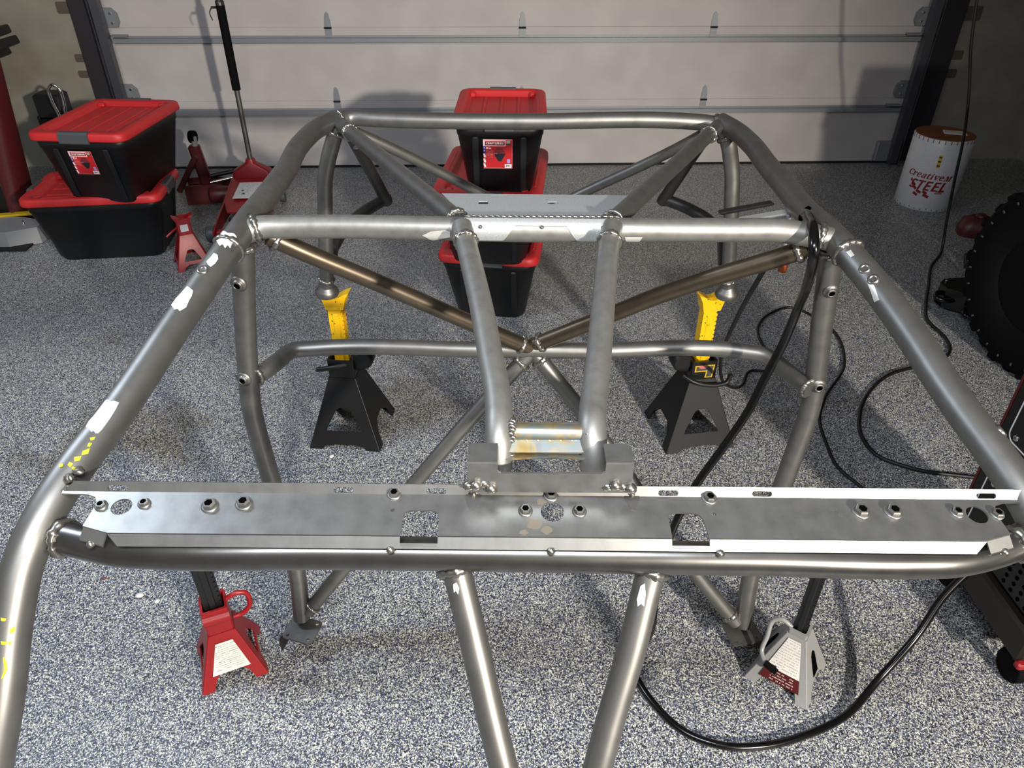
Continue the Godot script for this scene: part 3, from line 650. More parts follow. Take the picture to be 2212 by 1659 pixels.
	var holes := [circle(Vector2(-0.517, 0.0405), 0.0130, 20, 1.05), circle(Vector2(0.0545, 0.0385), 0.0155), circle(Vector2(0.620, 0.0405), 0.0140),
		circle(Vector2(-0.1574, 0.039), 0.003, 10), circle(Vector2(0.2686, 0.037), 0.003, 10)]
	var winl := poly([-0.1435, -0.002, -0.1420, 0.030, -0.1400, 0.036, -0.1350, 0.039, -0.1045, 0.039, -0.0985, 0.036, -0.0955, 0.030, -0.0950, -0.002])
	var winr := poly([0.2080, -0.002, 0.2075, 0.030, 0.2110, 0.037, 0.2170, 0.039, 0.2420, 0.039, 0.2490, 0.036, 0.2530, 0.030, 0.2560, -0.002])
	var outer: PackedVector2Array = main
	for w in [winl, winr]:
		for g in Geometry2D.clip_polygons(outer, w):
			if not Geometry2D.is_polygon_clockwise(g): outer = g
	prism(s, outer, 0.0025, px, holes)
	# top flange with slots
	var t1 := L(0.0, 1.0538, 0.7341); var t2 := L(0.0, 1.0663, 0.7418)
	var fy := (t2 - t1).normalized()
	var fx := Transform3D(Basis(ux, fy, ux.cross(fy).normalized()), t1)
	var fl := poly([-0.606, 0.0, 0.700, 0.0, 0.700, 0.0148, -0.590, 0.0148])
	var slots := []
	for x in [-0.532, -0.2267, -0.1013, 0.2122, 0.3392, 0.6431]: slots.append(rrect(Vector2(x, 0.006), 0.027, 0.0075, 0.0034))
	prism(s, fl, 0.0025, fx, slots)
	# lower flange lying against the dash tube
	var l1 := L(0.0, 1.0425, 0.6689); var l2 := L(0.0, 1.0306, 0.6592)
	var ly := (l1 - l2).normalized(); var ln := (l1 - l2).length()
	var lx := Transform3D(Basis(ux, ly, ux.cross(ly).normalized()), l2)
	var lo := poly([-0.506, 0.0, 0.600, 0.0, 0.614, ln, -0.520, ln])
	for x in [-0.1190, 0.2318]:
		for g in Geometry2D.clip_polygons(lo, poly([x - 0.0243, 0.007, x + 0.0243, 0.007, x + 0.0243, 0.05, x - 0.0243, 0.05])):
			if not Geometry2D.is_polygon_clockwise(g): lo = g
	prism(s, lo, 0.0025, lx)
	# end tabs
	for q in [[-0.556, 0.010, -0.522, 0.0005, -1.0], [0.650, 0.010, 0.616, 0.0005, 1.0]]:
		var a := px * Vector3(q[0], q[1], 0.0); var b := px * Vector3(q[2], q[3], 0.0)
		var dn := Vector3(0.004 * q[4], -0.012, 0.010)
		var th := Vector3(0, -0.0025, 0)
		quad(s, a, b, b + dn, a + dn); quad(s, a + th, a + dn + th, b + dn + th, b + th); quad(s, a + dn, b + dn, b + dn + th, a + dn + th)
	var dash := part(cage, "dash_panel", s, M.sheet)
	# lips folded down inside the two windows
	for x in [-0.1190, 0.2318]:
		s = nst(); box(s, lx * Vector3(x, 0.0048, -0.008), Vector3(0.048, 0.003, 0.022), 0.001, lx.basis)
		part(dash, "window_lip", s, M.sheet)
	for q in [[-0.5442, 0.0415, 0.0068], [-0.4885, 0.0455, 0.0068], [-0.4007, 0.043, 0.0092], [-0.3564, 0.047, 0.0092], [0.0188, 0.0396, 0.0078], [0.0903, 0.0395, 0.0078], [0.466, 0.0432, 0.0094], [0.509, 0.0432, 0.0094], [0.594, 0.0435, 0.0072], [0.6467, 0.0412, 0.0072], [-0.1581, 0.0645, 0.0078], [0.0536, 0.0648, 0.0082], [0.2677, 0.0625, 0.0082]]:
		hexnut(dash, px * Transform3D(Basis(Vector3.RIGHT, PI / 2), Vector3(q[0], q[1], 0.0024)), q[2])
	for q in [[-0.0517, 0.0625], [0.1629, 0.0655]]:
		s = nst(); prism(s, poly([-0.009, 0.006, -0.0105, -0.004, -0.004, -0.022, 0.002, -0.024, 0.010, -0.004, 0.011, 0.006]), 0.0012, px * Transform3D(Basis(), Vector3(q[0], q[1], 0.0018)))
		var dr := part(dash, "tack_slot", s, M.steel)
		s = nst(); blob(s, px * Vector3(q[0], q[1] + 0.004, 0.004), Vector3(0.005, 0.005, 0.006))
		part(dr, "weld_drop", s, M.weld)
	for q in [[-0.540, 1.031, 0.664], [-0.154, 1.031, 0.6575], [0.051, 1.0305, 0.6572], [0.267, 1.029, 0.6562], [0.636, 1.026, 0.664]]:
		s = nst(); blob(s, L(q[0], q[1], q[2]), Vector3(0.0055, 0.005, 0.0055))
		part(dash, "weld_drop", s, M.weld)
	for q in [[-0.600, 1.064, 0.752], [0.692, 1.058, 0.752]]:
		s = nst()
		blob(s, L(q[0], q[1], q[2]), Vector3(0.007, 0.007, 0.008)); blob(s, L(q[0] + 0.003, q[1] - 0.008, q[2] - 0.010), Vector3(0.006, 0.005, 0.007)); blob(s, L(q[0] + 0.009, q[1] + 0.004, q[2] + 0.010), Vector3(0.008, 0.0045, 0.006)); blob(s, L(q[0] + 0.004, q[1] + 0.001, q[2] - 0.002), Vector3(0.005, 0.006, 0.005))
		part(dash, "weld_drop", s, M.weld)
	# rust blooms and dark heat spots on the sheet
	for q in [[0.030, 0.018, 0.010, 0], [0.046, 0.010, 0.008, 0], [0.016, 0.006, 0.006, 0], [0.040, 0.055, 0.007, 0], [-0.318, 0.030, 0.005, 1], [-0.321, 0.022, 0.006, 1], [0.430, 0.048, 0.006, 1], [0.437, 0.038, 0.005, 1]]:
		s = nst(); var pl2 := PackedVector2Array()
		for i in 14: pl2.append(Vector2(q[0], q[1]) + Vector2(cos(TAU * i / 14.0), sin(TAU * i / 14.0) * 0.8) * q[2] * (0.75 + 0.35 * rng.randf()))
		prism(s, pl2, 0.0002, px * Transform3D(Basis(), Vector3(0, 0, 0.0025)))
		part(dash, "rust_stain" if q[3] == 0 else "heat_spot", s, M.stain if q[3] == 0 else M.spot)
	# centre bracket between the windshield tubes
	s = nst()
	prism(s, poly([-0.057, 1.072, 0.157, 1.072, 0.157, 1.122, 0.121, 1.122, 0.121, 1.108, 0.117, 1.105, -0.014, 1.105, -0.018, 1.108, -0.018, 1.122, -0.057, 1.122]), 0.003, Transform3D(Basis(), L(0, 0, 0.7240)))
	for q in [[-0.0375, -1.0], [0.139, 1.0]]:
		var pl := poly([-0.0195, 0.0, 0.0195, 0.0, 0.0195, 0.036, -0.013, 0.036, -0.0195, 0.030])
		if q[1] > 0: pl = poly([-0.018, 0.0, 0.018, 0.0, 0.018, 0.030, 0.012, 0.036, -0.018, 0.036])
		prism(s, pl, 0.003, Transform3D(Basis(Vector3.RIGHT, Vector3(0, 0.03, -1).normalized(), Vector3.UP), L(q[0], 1.1215, 0.7215)))
	var br := part(cage, "centre_bracket", s, M.sheet)
	s = nst(); tube(s, [L(-0.006, 1.114, 0.793), L(0.112, 1.114, 0.793)], 0.0155, 20)
	part(br, "cross_tube", s, M.heat)
	s = nst(); box(s, L(0.0535, 1.110, 0.772), Vector3(0.128, 0.003, 0.022), 0.001, Basis(Vector3.RIGHT, 0.5))
	part(br, "heat_tinted_strip", s, M.heat)
	s = nst()
	for i in 22: blob(s, L(0.0 + i * 0.0051, 1.1125 + 0.0006 * sin(i * 2.0), 0.7795), Vector3(0.0038, 0.0026, 0.0034))
	part(br, "weld_bead", s, M.weld)
	s = nst(); box(s, L(0.0535, 1.098, 0.768), Vector3(0.134, 0.016, 0.003), 0.001)
	part(br, "inner_plate", s, M.dark_steel)
	s = nst()
	prism(s, poly([-0.010, 0.771, 0.112, 0.771, 0.115, 0.756, 0.108, 0.757, 0.09, 0.7605, 0.052, 0.7625, 0.014, 0.7605, -0.008, 0.757, -0.014, 0.756]), 0.003, Transform3D(Basis(Vector3.RIGHT, Vector3(0, 0.05, -1), Vector3(0, 1, 0)), Vector3(-0.047, 1.059, 1.402)))
	part(br, "heat_tinted_strip", s, M.heat)
	for q in [[-0.041, 1.084, 0.722], [0.141, 1.083, 0.722]]:
		s = nst()
		for k in 4: blob(s, L(q[0] + (k - 1.5) * 0.010, q[1] + 0.004 * sin(k * 2.2 + q[0] * 40.0), q[2] + 0.003 * cos(k * 3.1)), Vector3(0.008, 0.007, 0.008))
		part(br, "weld_drop", s, M.weld)
	for x in [0.0005, 0.104]:
		s = nst()
		for k in 13:
			var a := lerpf(-1.9, 1.5, k / 12.0)
			blob(s, L(x + 0.0015 * sin(k * 2.4), 1.114 + 0.0185 * cos(a), 0.793 - 0.0185 * sin(a)) + Vector3(0, 0, 0.0), Vector3(0.0048, 0.0030, 0.0030))
		for k in 3: blob(s, L(x, 1.108 - 0.005 * k, 0.772 - 0.004 * k), Vector3(0.0045, 0.003, 0.003))
		part(br, "weld_bead", s, M.weld)
	# roof plate behind the spreader and its folded lip on the front of the spreader
	s = nst()
	prism(s, poly([-0.150, 1.512, 0.254, 1.505, 0.212, 1.372, -0.094, 1.372]), 0.002, Transform3D(Basis(Vector3.RIGHT, Vector3(0, -0.03, -1).normalized(), Vector3.UP), Vector3(-0.047, 1.230, 1.4)), [rrect(Vector2(-0.0605, 1.4555), 0.020, 0.017, 0.002), rrect(Vector2(0.081, 1.4565), 0.024, 0.015, 0.006)])
	var rp := part(cage, "roof_plate", s, M.zinc)
	s = nst()
	var c0 := L(-0.09, 1.193, 1.3085); var c1 := L(0.195, 1.194, 1.304)
	var seg := 140
	s.set_smooth_group(1)
	var low := func(t: float) -> float:
		var x := lerpf(-0.09, 0.195, t)
		return 2.12 if x < -0.018 or x > 0.120 else lerpf(2.12, 0.92, clampf(minf(x + 0.018, 0.120 - x) / 0.022, 0.0, 1.0))
	var prev := []
	for i in seg + 1:
		var t := float(i) / seg
		var row := []
		for k in 9:
			var a: float = lerpf(0.31, low.call(t), k / 8.0)
			# angle measured from the roof (straight up) towards the camera and down
			row.append(c0.lerp(c1, t) + Vector3(0, cos(a), sin(a)) * 0.0262)
		row.append(c0.lerp(c1, t) + (row[8] - c0.lerp(c1, t)) * (0.0236 / 0.0262))
		if i > 0:
			s.set_smooth_group(-1)
			quad(s, prev[8], row[8], row[9], prev[9])
			s.set_smooth_group(1)
			for k in 8: quad(s, prev[k], row[k], row[k + 1], prev[k + 1])
		prev = row
	part(rp, "front_lip", s, M.zinc)
	for x in [-0.06, 0.053, 0.165]:
		s = nst(); blob(s, L(x, 1.2075, 1.2835), Vector3(0.004, 0.003, 0.004)); part(rp, "weld_drop", s, M.weld)
	s = nst()
	for i in 26: blob(s, L(-0.085 + i * 0.0112, 1.2145, 1.318 + 0.001 * sin(i * 1.7)), Vector3(0.0062, 0.0022, 0.0028))
	part(rp, "weld_bead", s, M.weld)
	# foot plates under the door pillars
	for q in [[-0.604, -0.25], [0.573, 0.22]]:
		s = nst()
		prism(s, rrect(Vector2.ZERO, 0.088, 0.074, 0.012), 0.005, Transform3D(Basis(Vector3.UP, q[1]) * Basis(Vector3.RIGHT, -PI / 2), Vector3(q[0], 0.070, 0.145)), [circle(Vector2(-0.030, -0.026), 0.0045, 12), circle(Vector2(0.030, -0.026), 0.0045, 12), circle(Vector2(0.030, 0.026), 0.0045, 12)])
		var fp := part(cage, "foot_plate", s, M.steel)
		s = nst(); box(s, Vector3(q[0] - signf(q[0]) * -0.045, 0.052, 0.145), Vector3(0.004, 0.045, 0.07), 0.001, Basis(Vector3.UP, q[1])); part(fp, "side_lip", s, M.dark_steel)
	# cups on the rear legs and the gussets behind them
	for q in [[-0.602, 2.147, -1.0], [0.697, 2.151, 1.0]]:
		s = nst(); lathe(s, [[0.0235, 0.030], [0.025, 0.020], [0.036, 0.010], [0.039, -0.004], [0.034, -0.013]], Transform3D(Basis(), L(q[0], 0.620, q[1])), 24)
		part(cage, "leg_cup", s, M.steel)
		s = nst(); prism(s, poly([0.0, 0.0, 0.03, 0.0, 0.012, -0.095, 0.0, -0.11]), 0.004, Transform3D(Basis(Vector3(-q[2], 0, 0), Vector3.UP, Vector3(0, 0, 1)), L(q[0] - q[2] * 0.032, 0.815, 2.16)))
		part(cage, "gusset", s, M.dark_steel)
	s = nst(); lathe(s, [[0.0165, -0.002], [0.0165, 0.0012]], frame(Vector3(0.5335, 1.1875, -0.007), Vector3(-0.866, 0.496, -0.067)), 20)
	part(cage, "cable_hole", s, M.hole)

# ---------- jack stands ----------
# b: half width of the foot square, t: half width at the neck, h: neck height, collar: collar height, top: height of the saddle
func make_stand(label: String, at: Vector3, turn: float, b: float, t: float, h: float, collar: float, top: float, paint: Material, post_mat: Material, window: Array, notch: Array) -> Node3D:
	var o := thing("jack_stand", label, "jack stand", at, turn)
	var slant := Vector2(b - t, h).length()
	for k in 4:
		var rot := Basis(Vector3.UP, PI / 2 * k)
		var yv := rot * Vector3(0, h, -(b - t)).normalized()
		var xv := rot * Vector3.RIGHT
		var xf := Transform3D(Basis(xv, yv, xv.cross(yv)), rot * Vector3(0, 0, b))
		var leg := b * 0.34
		var nt: float = notch[k % 2]
		var pl := poly([-b, 0.0, -b + leg, 0.0, -b + leg + 0.012, nt * 0.6, -b * 0.28, nt, b * 0.28, nt, b - leg - 0.012, nt * 0.6, b - leg, 0.0, b, 0.0, t, slant, -t, slant])
		var hs := []
		if window[k % 2]:
			var hw := b * 0.50
			hs = [poly([-hw, slant * 0.26, hw, slant * 0.26, hw * 0.97, slant * 0.30, hw * 0.40, slant * 0.56, hw * 0.2, slant * 0.59, -hw * 0.2, slant * 0.59, -hw * 0.40, slant * 0.56, -hw * 0.97, slant * 0.30])]
		var s := nst(); prism(s, pl, 0.0035, xf, hs)
		part(o, "leg_plate", s, paint)
	# corner angles run down the four legs
	for k in 4:
		var rot := Basis(Vector3.UP, PI / 2 * k)
		var s := nst(); tube(s, [rot * Vector3(b - 0.001, 0.003, b - 0.001), rot * Vector3(t, h, t)], 0.004, 8)
		part(o, "leg_edge", s, paint)
	var s := nst()
	prism(s, rrect(Vector2.ZERO, t * 2.0 + 0.004, t * 2.0 + 0.004, 0.006), collar - h + 0.012, Transform3D(Basis(Vector3.RIGHT, -PI / 2), Vector3(0, h - 0.012, 0)), [rrect(Vector2.ZERO, t * 2.0 - 0.008, t * 2.0 - 0.008, 0.004)])
	part(o, "collar", s, paint)
	# ratchet post with teeth on one side
	var pw := t * (0.56 if top > 0.5 else 0.72)
	var pts := PackedVector2Array([Vector2(-pw, h - 0.05)])
	var y := h - 0.05
	var teeth := []
	while y < top - 0.06:
		teeth.append(Vector2(pw, y)); teeth.append(Vector2(pw, y + 0.010)); teeth.append(Vector2(pw - 0.007, y + 0.013)); y += 0.017
	for p in teeth: pts.append(p)
	pts.append(Vector2(pw, top - 0.05)); pts.append(Vector2(pw + 0.006, top - 0.045)); pts.append(Vector2(-pw - 0.004, top - 0.045)); pts.append(Vector2(-pw, top - 0.06))
	s = nst(); prism(s, pts, pw * 1.5, Transform3D(Basis(), Vector3(0, 0, -pw * 0.75)))
	box(s, Vector3(0, (h + top) * 0.5 - 0.04, pw * 0.75), Vector3(pw * 0.8, top - h - 0.06, 0.008), 0.002)
	part(o, "ratchet_post", s, post_mat)
	s = nst(); prism(s, poly([-pw - 0.004, top - 0.05, pw + 0.006, top - 0.05, pw + 0.016, top - 0.012, pw + 0.030, top + 0.014, pw + 0.010, top + 0.006, 0.008, top - 0.010, -0.008, top - 0.010, -pw - 0.008, top + 0.004, -pw - 0.026, top + 0.012, -pw - 0.013, top - 0.014]), pw * 1.9, Transform3D(Basis(), Vector3(0, 0, -pw * 0.95)))
	part(o, "saddle", s, post_mat)
	return o

func _stands() -> void:
	# the two tall ones under the rear legs
	var a := make_stand("black jack stand with yellow post under the left rear leg of the cage", Vector3(-0.803, 0, -2.246), -0.12, 0.128, 0.045, 0.262, 0.335, 0.575, M.black_paint, M.yellow_paint, [true, false], [0.020, 0.085])
	a.set_meta("group", "jack stands")
	var s := nst()
	lathe(s, [[0.03, -0.03], [0.036, -0.022], [0.036, 0.022], [0.03, 0.03]], Transform3D(Basis(Vector3.RIGHT, PI / 2), Vector3(0.075, 0.325, 0.0)), 20); box(s, Vector3(0.055, 0.31, 0), Vector3(0.05, 0.06, 0.05), 0.008)
	part(a, "pawl_housing", s, M.black_paint)
	s = nst(); tube(s, [Vector3(0.04, 0.318, 0.03), Vector3(-0.02, 0.312, 0.055), Vector3(-0.085, 0.295, 0.05)], 0.009); part(a, "release_handle", s, M.black_paint)
	part(a, "rust_patch", plate(-0.028, 0.300, 0.0465, -0.006, 0.316, 0.049, 0.001), M.rust)
	var b := make_stand("black jack stand with yellow post and sticker under the right rear leg", Vector3(0.467, 0, -2.195), 0.12, 0.128, 0.045, 0.262, 0.335, 0.575, M.black_paint, M.yellow_paint, [true, false], [0.020, 0.085])
	b.set_meta("group", "jack stands")
	s = nst()
	lathe(s, [[0.03, -0.03], [0.036, -0.022], [0.036, 0.022], [0.03, 0.03]], Transform3D(Basis(Vector3.RIGHT, PI / 2), Vector3(-0.075, 0.325, 0.0)), 20); box(s, Vector3(-0.055, 0.31, 0), Vector3(0.05, 0.06, 0.05), 0.008)
	part(b, "pawl_housing", s, M.black_paint)
	s = nst(); tube(s, [Vector3(-0.075, 0.285, 0.045), Vector3(-0.045, 0.270, 0.066), Vector3(0.01, 0.255, 0.075), Vector3(0.06, 0.253, 0.075), Vector3(0.082, 0.258, 0.072), Vector3(0.09, 0.290, 0.070)], 0.008); part(b, "release_handle", s, M.black_paint)
	s = nst(); prism(s, poly([-0.036, 0.322, 0.036, 0.322, 0.032, 0.270, 0.004, 0.270, 0.006, 0.296, -0.036, 0.296]), 0.0015, Transform3D(Basis(), Vector3(0, 0, 0.0475)))
	var stk := part(b, "yellow_sticker", s, M.yellow)
	s = nst(); prism(s, poly([-0.031, 0.318, 0.031, 0.318, 0.0275, 0.274, 0.009, 0.274, 0.011, 0.301, -0.031, 0.301]), 0.001, Transform3D(Basis(), Vector3(0, 0, 0.0488))); part(stk, "sticker_print", s, M.grey_plastic)
	s = nst(); prism(s, circle(Vector2(-0.008, 0.320), 0.007, 16, 2.2), 0.0008, Transform3D(Basis(), Vector3(0, -0.004, 0.0492))); part(stk, "pink_dot", s, mat(Color(0.75, 0.42, 0.42), 0.6))
	# red one at the front left
	var r := make_stand("red jack stand with a white label and black post at the front left", Vector3(-0.995, 0, -1.247), 0.385, 0.080, 0.030, 0.150, 0.235, 0.490, M.red_paint, M.black_paint, [false, true], [0.050, 0.030])
	_front_label(r, [0.0, 0.053, 0.088, 0.055, 0.148, 0.034], 0.080, 0.030, 0.150, "red")
	s = nst(); tube(s, [Vector3(0.034, 0.232, 0.0), Vector3(0.060, 0.240, 0.0), Vector3(0.078, 0.232, 0.0), Vector3(0.084, 0.205, 0.0), Vector3(0.078, 0.178, 0.0), Vector3(0.055, 0.160, 0.0), Vector3(0.036, 0.158, 0.0)], 0.0065, 12, 0.006); part(r, "release_handle", s, M.red_paint)
	s = nst(); lathe(s, [[0.017, -0.032], [0.017, 0.032]], Transform3D(Basis(Vector3.FORWARD, PI / 2), Vector3(0, 0.205, 0.026)), 18); part(r, "pawl_roller", s, M.red_paint)
	# grey one at the front right
	var g := make_stand("silver grey jack stand with a white and maroon label at the front right", Vector3(0.482, 0, -1.157), -0.66, 0.080, 0.022, 0.168, 0.185, 0.480, M.grey_paint, M.black_paint, [false, false], [0.055, 0.035])
	_front_label(g, [0.0, 0.062, 0.050, 0.060, 0.160, 0.024], 0.080, 0.022, 0.168, "grey")
	s = nst(); tube(s, [Vector3(-0.018, 0.180, 0.012), Vector3(-0.045, 0.190, 0.012), Vector3(-0.060, 0.180, 0.014), Vector3(-0.064, 0.130, 0.035), Vector3(-0.062, 0.095, 0.060), Vector3(-0.045, 0.088, 0.078), Vector3(-0.020, 0.085, 0.085)], 0.0060, 12, 0.006); var hd := part(g, "release_handle", s, M.grey_paint)
	s = nst(); tube(s, [Vector3(-0.045, 0.088, 0.0785), Vector3(-0.012, 0.085, 0.0868)], 0.0085, 14); part(hd, "rubber_grip", s, M.rubber)
	for k in [1, 3]:
		var rot := Basis(Vector3.UP, PI / 2 * k)
		s = nst(); prism(s, poly([-0.016, 0.05, 0.016, 0.05, 0.011, 0.115, 0.004, 0.125, -0.004, 0.125, -0.011, 0.115]), 0.001, Transform3D(rot * Basis(Vector3.RIGHT, -0.331), rot * Vector3(0, 0.0, 0.0845)))
		part(g, "leg_slot", s, M.hole)
	# small red one beside the bins
	var c := make_stand("small red jack stand with a white sticker beside the left stack of totes", Vector3(-1.862, 0, -3.725), 0.45, 0.085, 0.032, 0.175, 0.262, 0.262, M.red_paint, M.red_paint, [true, true], [0.030, 0.030])
	part(c, "white_sticker", plate(-0.020, 0.195, 0.0335, 0.018, 0.232, 0.0355, 0.0005), M.paper)
	s = nst(); tube(s, [Vector3(-0.03, 0.21, 0), Vector3(-0.06, 0.202, 0.02), Vector3(-0.095, 0.182, 0.03)], 0.006); part(c, "release_handle", s, M.red_paint)

func label_image(kind: String) -> ImageTexture:
	var im := Image.create(128, 128, true, Image.FORMAT_RGB8)
	im.fill(Color(0.86, 0.85, 0.83))
	var r := RandomNumberGenerator.new(); r.seed = 3
	var grey := Color(0.55, 0.54, 0.52)
	if kind == "red":
		for i in 13:
			var x := 30 - i
			for w in range(x, 98 + i, 3):
				if r.randf() < 0.75: im.fill_rect(Rect2i(w, 12 + i * 8, 2 + r.randi() % 2, 2 if i % 4 else 3), grey)
	elif kind == "grey":
		for i in 12:
			for w in range(24, 104, 3):
				if r.randf() < 0.7: im.fill_rect(Rect2i(w, 6 + i * 7, 2, 2), grey)
		im.fill_rect(Rect2i(0, 92, 128, 36), Color(0.30, 0.05, 0.06))
		im.fill_rect(Rect2i(12, 84, 34, 7), Color(0.10, 0.10, 0.10))
		for i in 4:
			for w in range(30, 108, 4):
				if r.randf() < 0.6: im.fill_rect(Rect2i(w, 97 + i * 7, 3, 3), Color(0.75, 0.72, 0.7))
	elif kind == "jack":
		for i in 8:
			for w in range(16, 110, 4):
				if r.randf() < 0.25: im.fill_rect(Rect2i(w, 20 + i * 12, 3, 3), Color(0.35, 0.34, 0.33))
		im.fill_rect(Rect2i(30, 60, 12, 10), Color(0.25, 0.24, 0.24)); im.fill_rect(Rect2i(40, 84, 14, 12), Color(0.3, 0.3, 0.3)); im.fill_rect(Rect2i(110, 40, 8, 30), Color(0.2, 0.2, 0.2))
	elif kind == "tote":
		im.fill(Color(0.72, 0.10, 0.12))
		im.fill_rect(Rect2i(0, 0, 128, 3), Color(0.85, 0.6, 0.6)); im.fill_rect(Rect2i(125, 0, 3, 128), Color(0.8, 0.35, 0.36)); im.fill_rect(Rect2i(0, 125, 128, 3), Color(0.85, 0.5, 0.5))
		im.fill_rect(Rect2i(4, 4, 94, 26), Color(0.93, 0.80, 0.80)); im.fill_rect(Rect2i(8, 8, 86, 18), Color(0.55, 0.07, 0.10))
		im.fill_rect(Rect2i(0, 4, 4, 30), Color(0.9, 0.88, 0.92)); im.fill_rect(Rect2i(0, 30, 10, 30), Color(0.26, 0.18, 0.52))
		for i in 2: im.fill_rect(Rect2i(2, 34 + i * 12, 5, 6), Color(0.85, 0.85, 0.95))
		for k in 3:
			for q in 16: im.fill_rect(Rect2i(int(q * 0.25), 62 + k * 22 + q, 8, 2), Color(0.94, 0.9, 0.9))
		for i in 9: im.fill_rect(Rect2i(102, 6 + i * 2, 16, 2), Color(0.25, 0.25, 0.22) if i > 5 else Color(0.62, 0.63, 0.58))
		im.fill_rect(Rect2i(13, 33, 10, 9), Color(0.93, 0.85, 0.75)); im.fill_rect(Rect2i(26, 36, 9, 6), Color(0.9, 0.8, 0.78))
		for i in 6:
			for w in range(13, 42, 3):
				if r.randf() < 0.8: im.fill_rect(Rect2i(w, 46 + i * 6, 2, 3), Color(0.86, 0.52, 0.52))
		# little picture of the tote itself
		for y in 60:
			var t := y / 60.0
			var w := int(52 * (1.0 - absf(t - 0.42) * 1.25))
			var col := Color(0.45, 0.13, 0.16) if t < 0.45 else Color(0.09, 0.09, 0.11)
			im.fill_rect(Rect2i(72 - w / 2, 36 + y, w, 1), col)
		im.fill_rect(Rect2i(46, 60, 16, 5), Color(0.42, 0.40, 0.42))
		im.fill_rect(Rect2i(104, 86, 14, 18), Color(0.66, 0.55, 0.75)); im.fill_rect(Rect2i(94, 108, 30, 17), Color(0.93, 0.9, 0.9))
		for w in range(99, 120, 3): im.fill_rect(Rect2i(w, 112, 1 + r.randi() % 2, 9), Color(0.2, 0.2, 0.2))
	im.generate_mipmaps()
	return ImageTexture.create_from_image(im)

func printed(kind: String) -> StandardMaterial3D:
	if M.has("print_" + kind): return M["print_" + kind]
	var m := mat(Color.WHITE, 0.5); m.albedo_texture = label_image(kind); M["print_" + kind] = m
	return m

# q: [x centre, half width bottom, height bottom, -, height top, half width top] on the front leg plate
func _front_label(o: Node3D, q: Array, b: float, t: float, h: float, kind: String) -> void:
	var s := nst()
	var zf := func(y: float) -> float: return b - (b - t) * y / h + 0.0062
	var y0: float = 0.045 if kind == "red" else 0.030
	var y1: float = 0.128 if kind == "red" else 0.160
	var w0: float = 0.047 if kind == "red" else 0.052
	var w1: float = 0.021 if kind == "red" else 0.016
	var p := [Vector3(-w0, y0, zf.call(y0)), Vector3(-w1, y1, zf.call(y1)), Vector3(w1, y1, zf.call(y1)), Vector3(w0, y0, zf.call(y0))]
	var uv := [Vector2(0.02, 0.98), Vector2(0.28, 0.02), Vector2(0.72, 0.02), Vector2(0.98, 0.98)]
	for k in [0, 1, 2, 0, 2, 3]:
		s.set_uv(uv[k]); s.add_vertex(p[k])
	var l := part(o, "label", s, printed(kind))
	relabel(l, "white printed label")

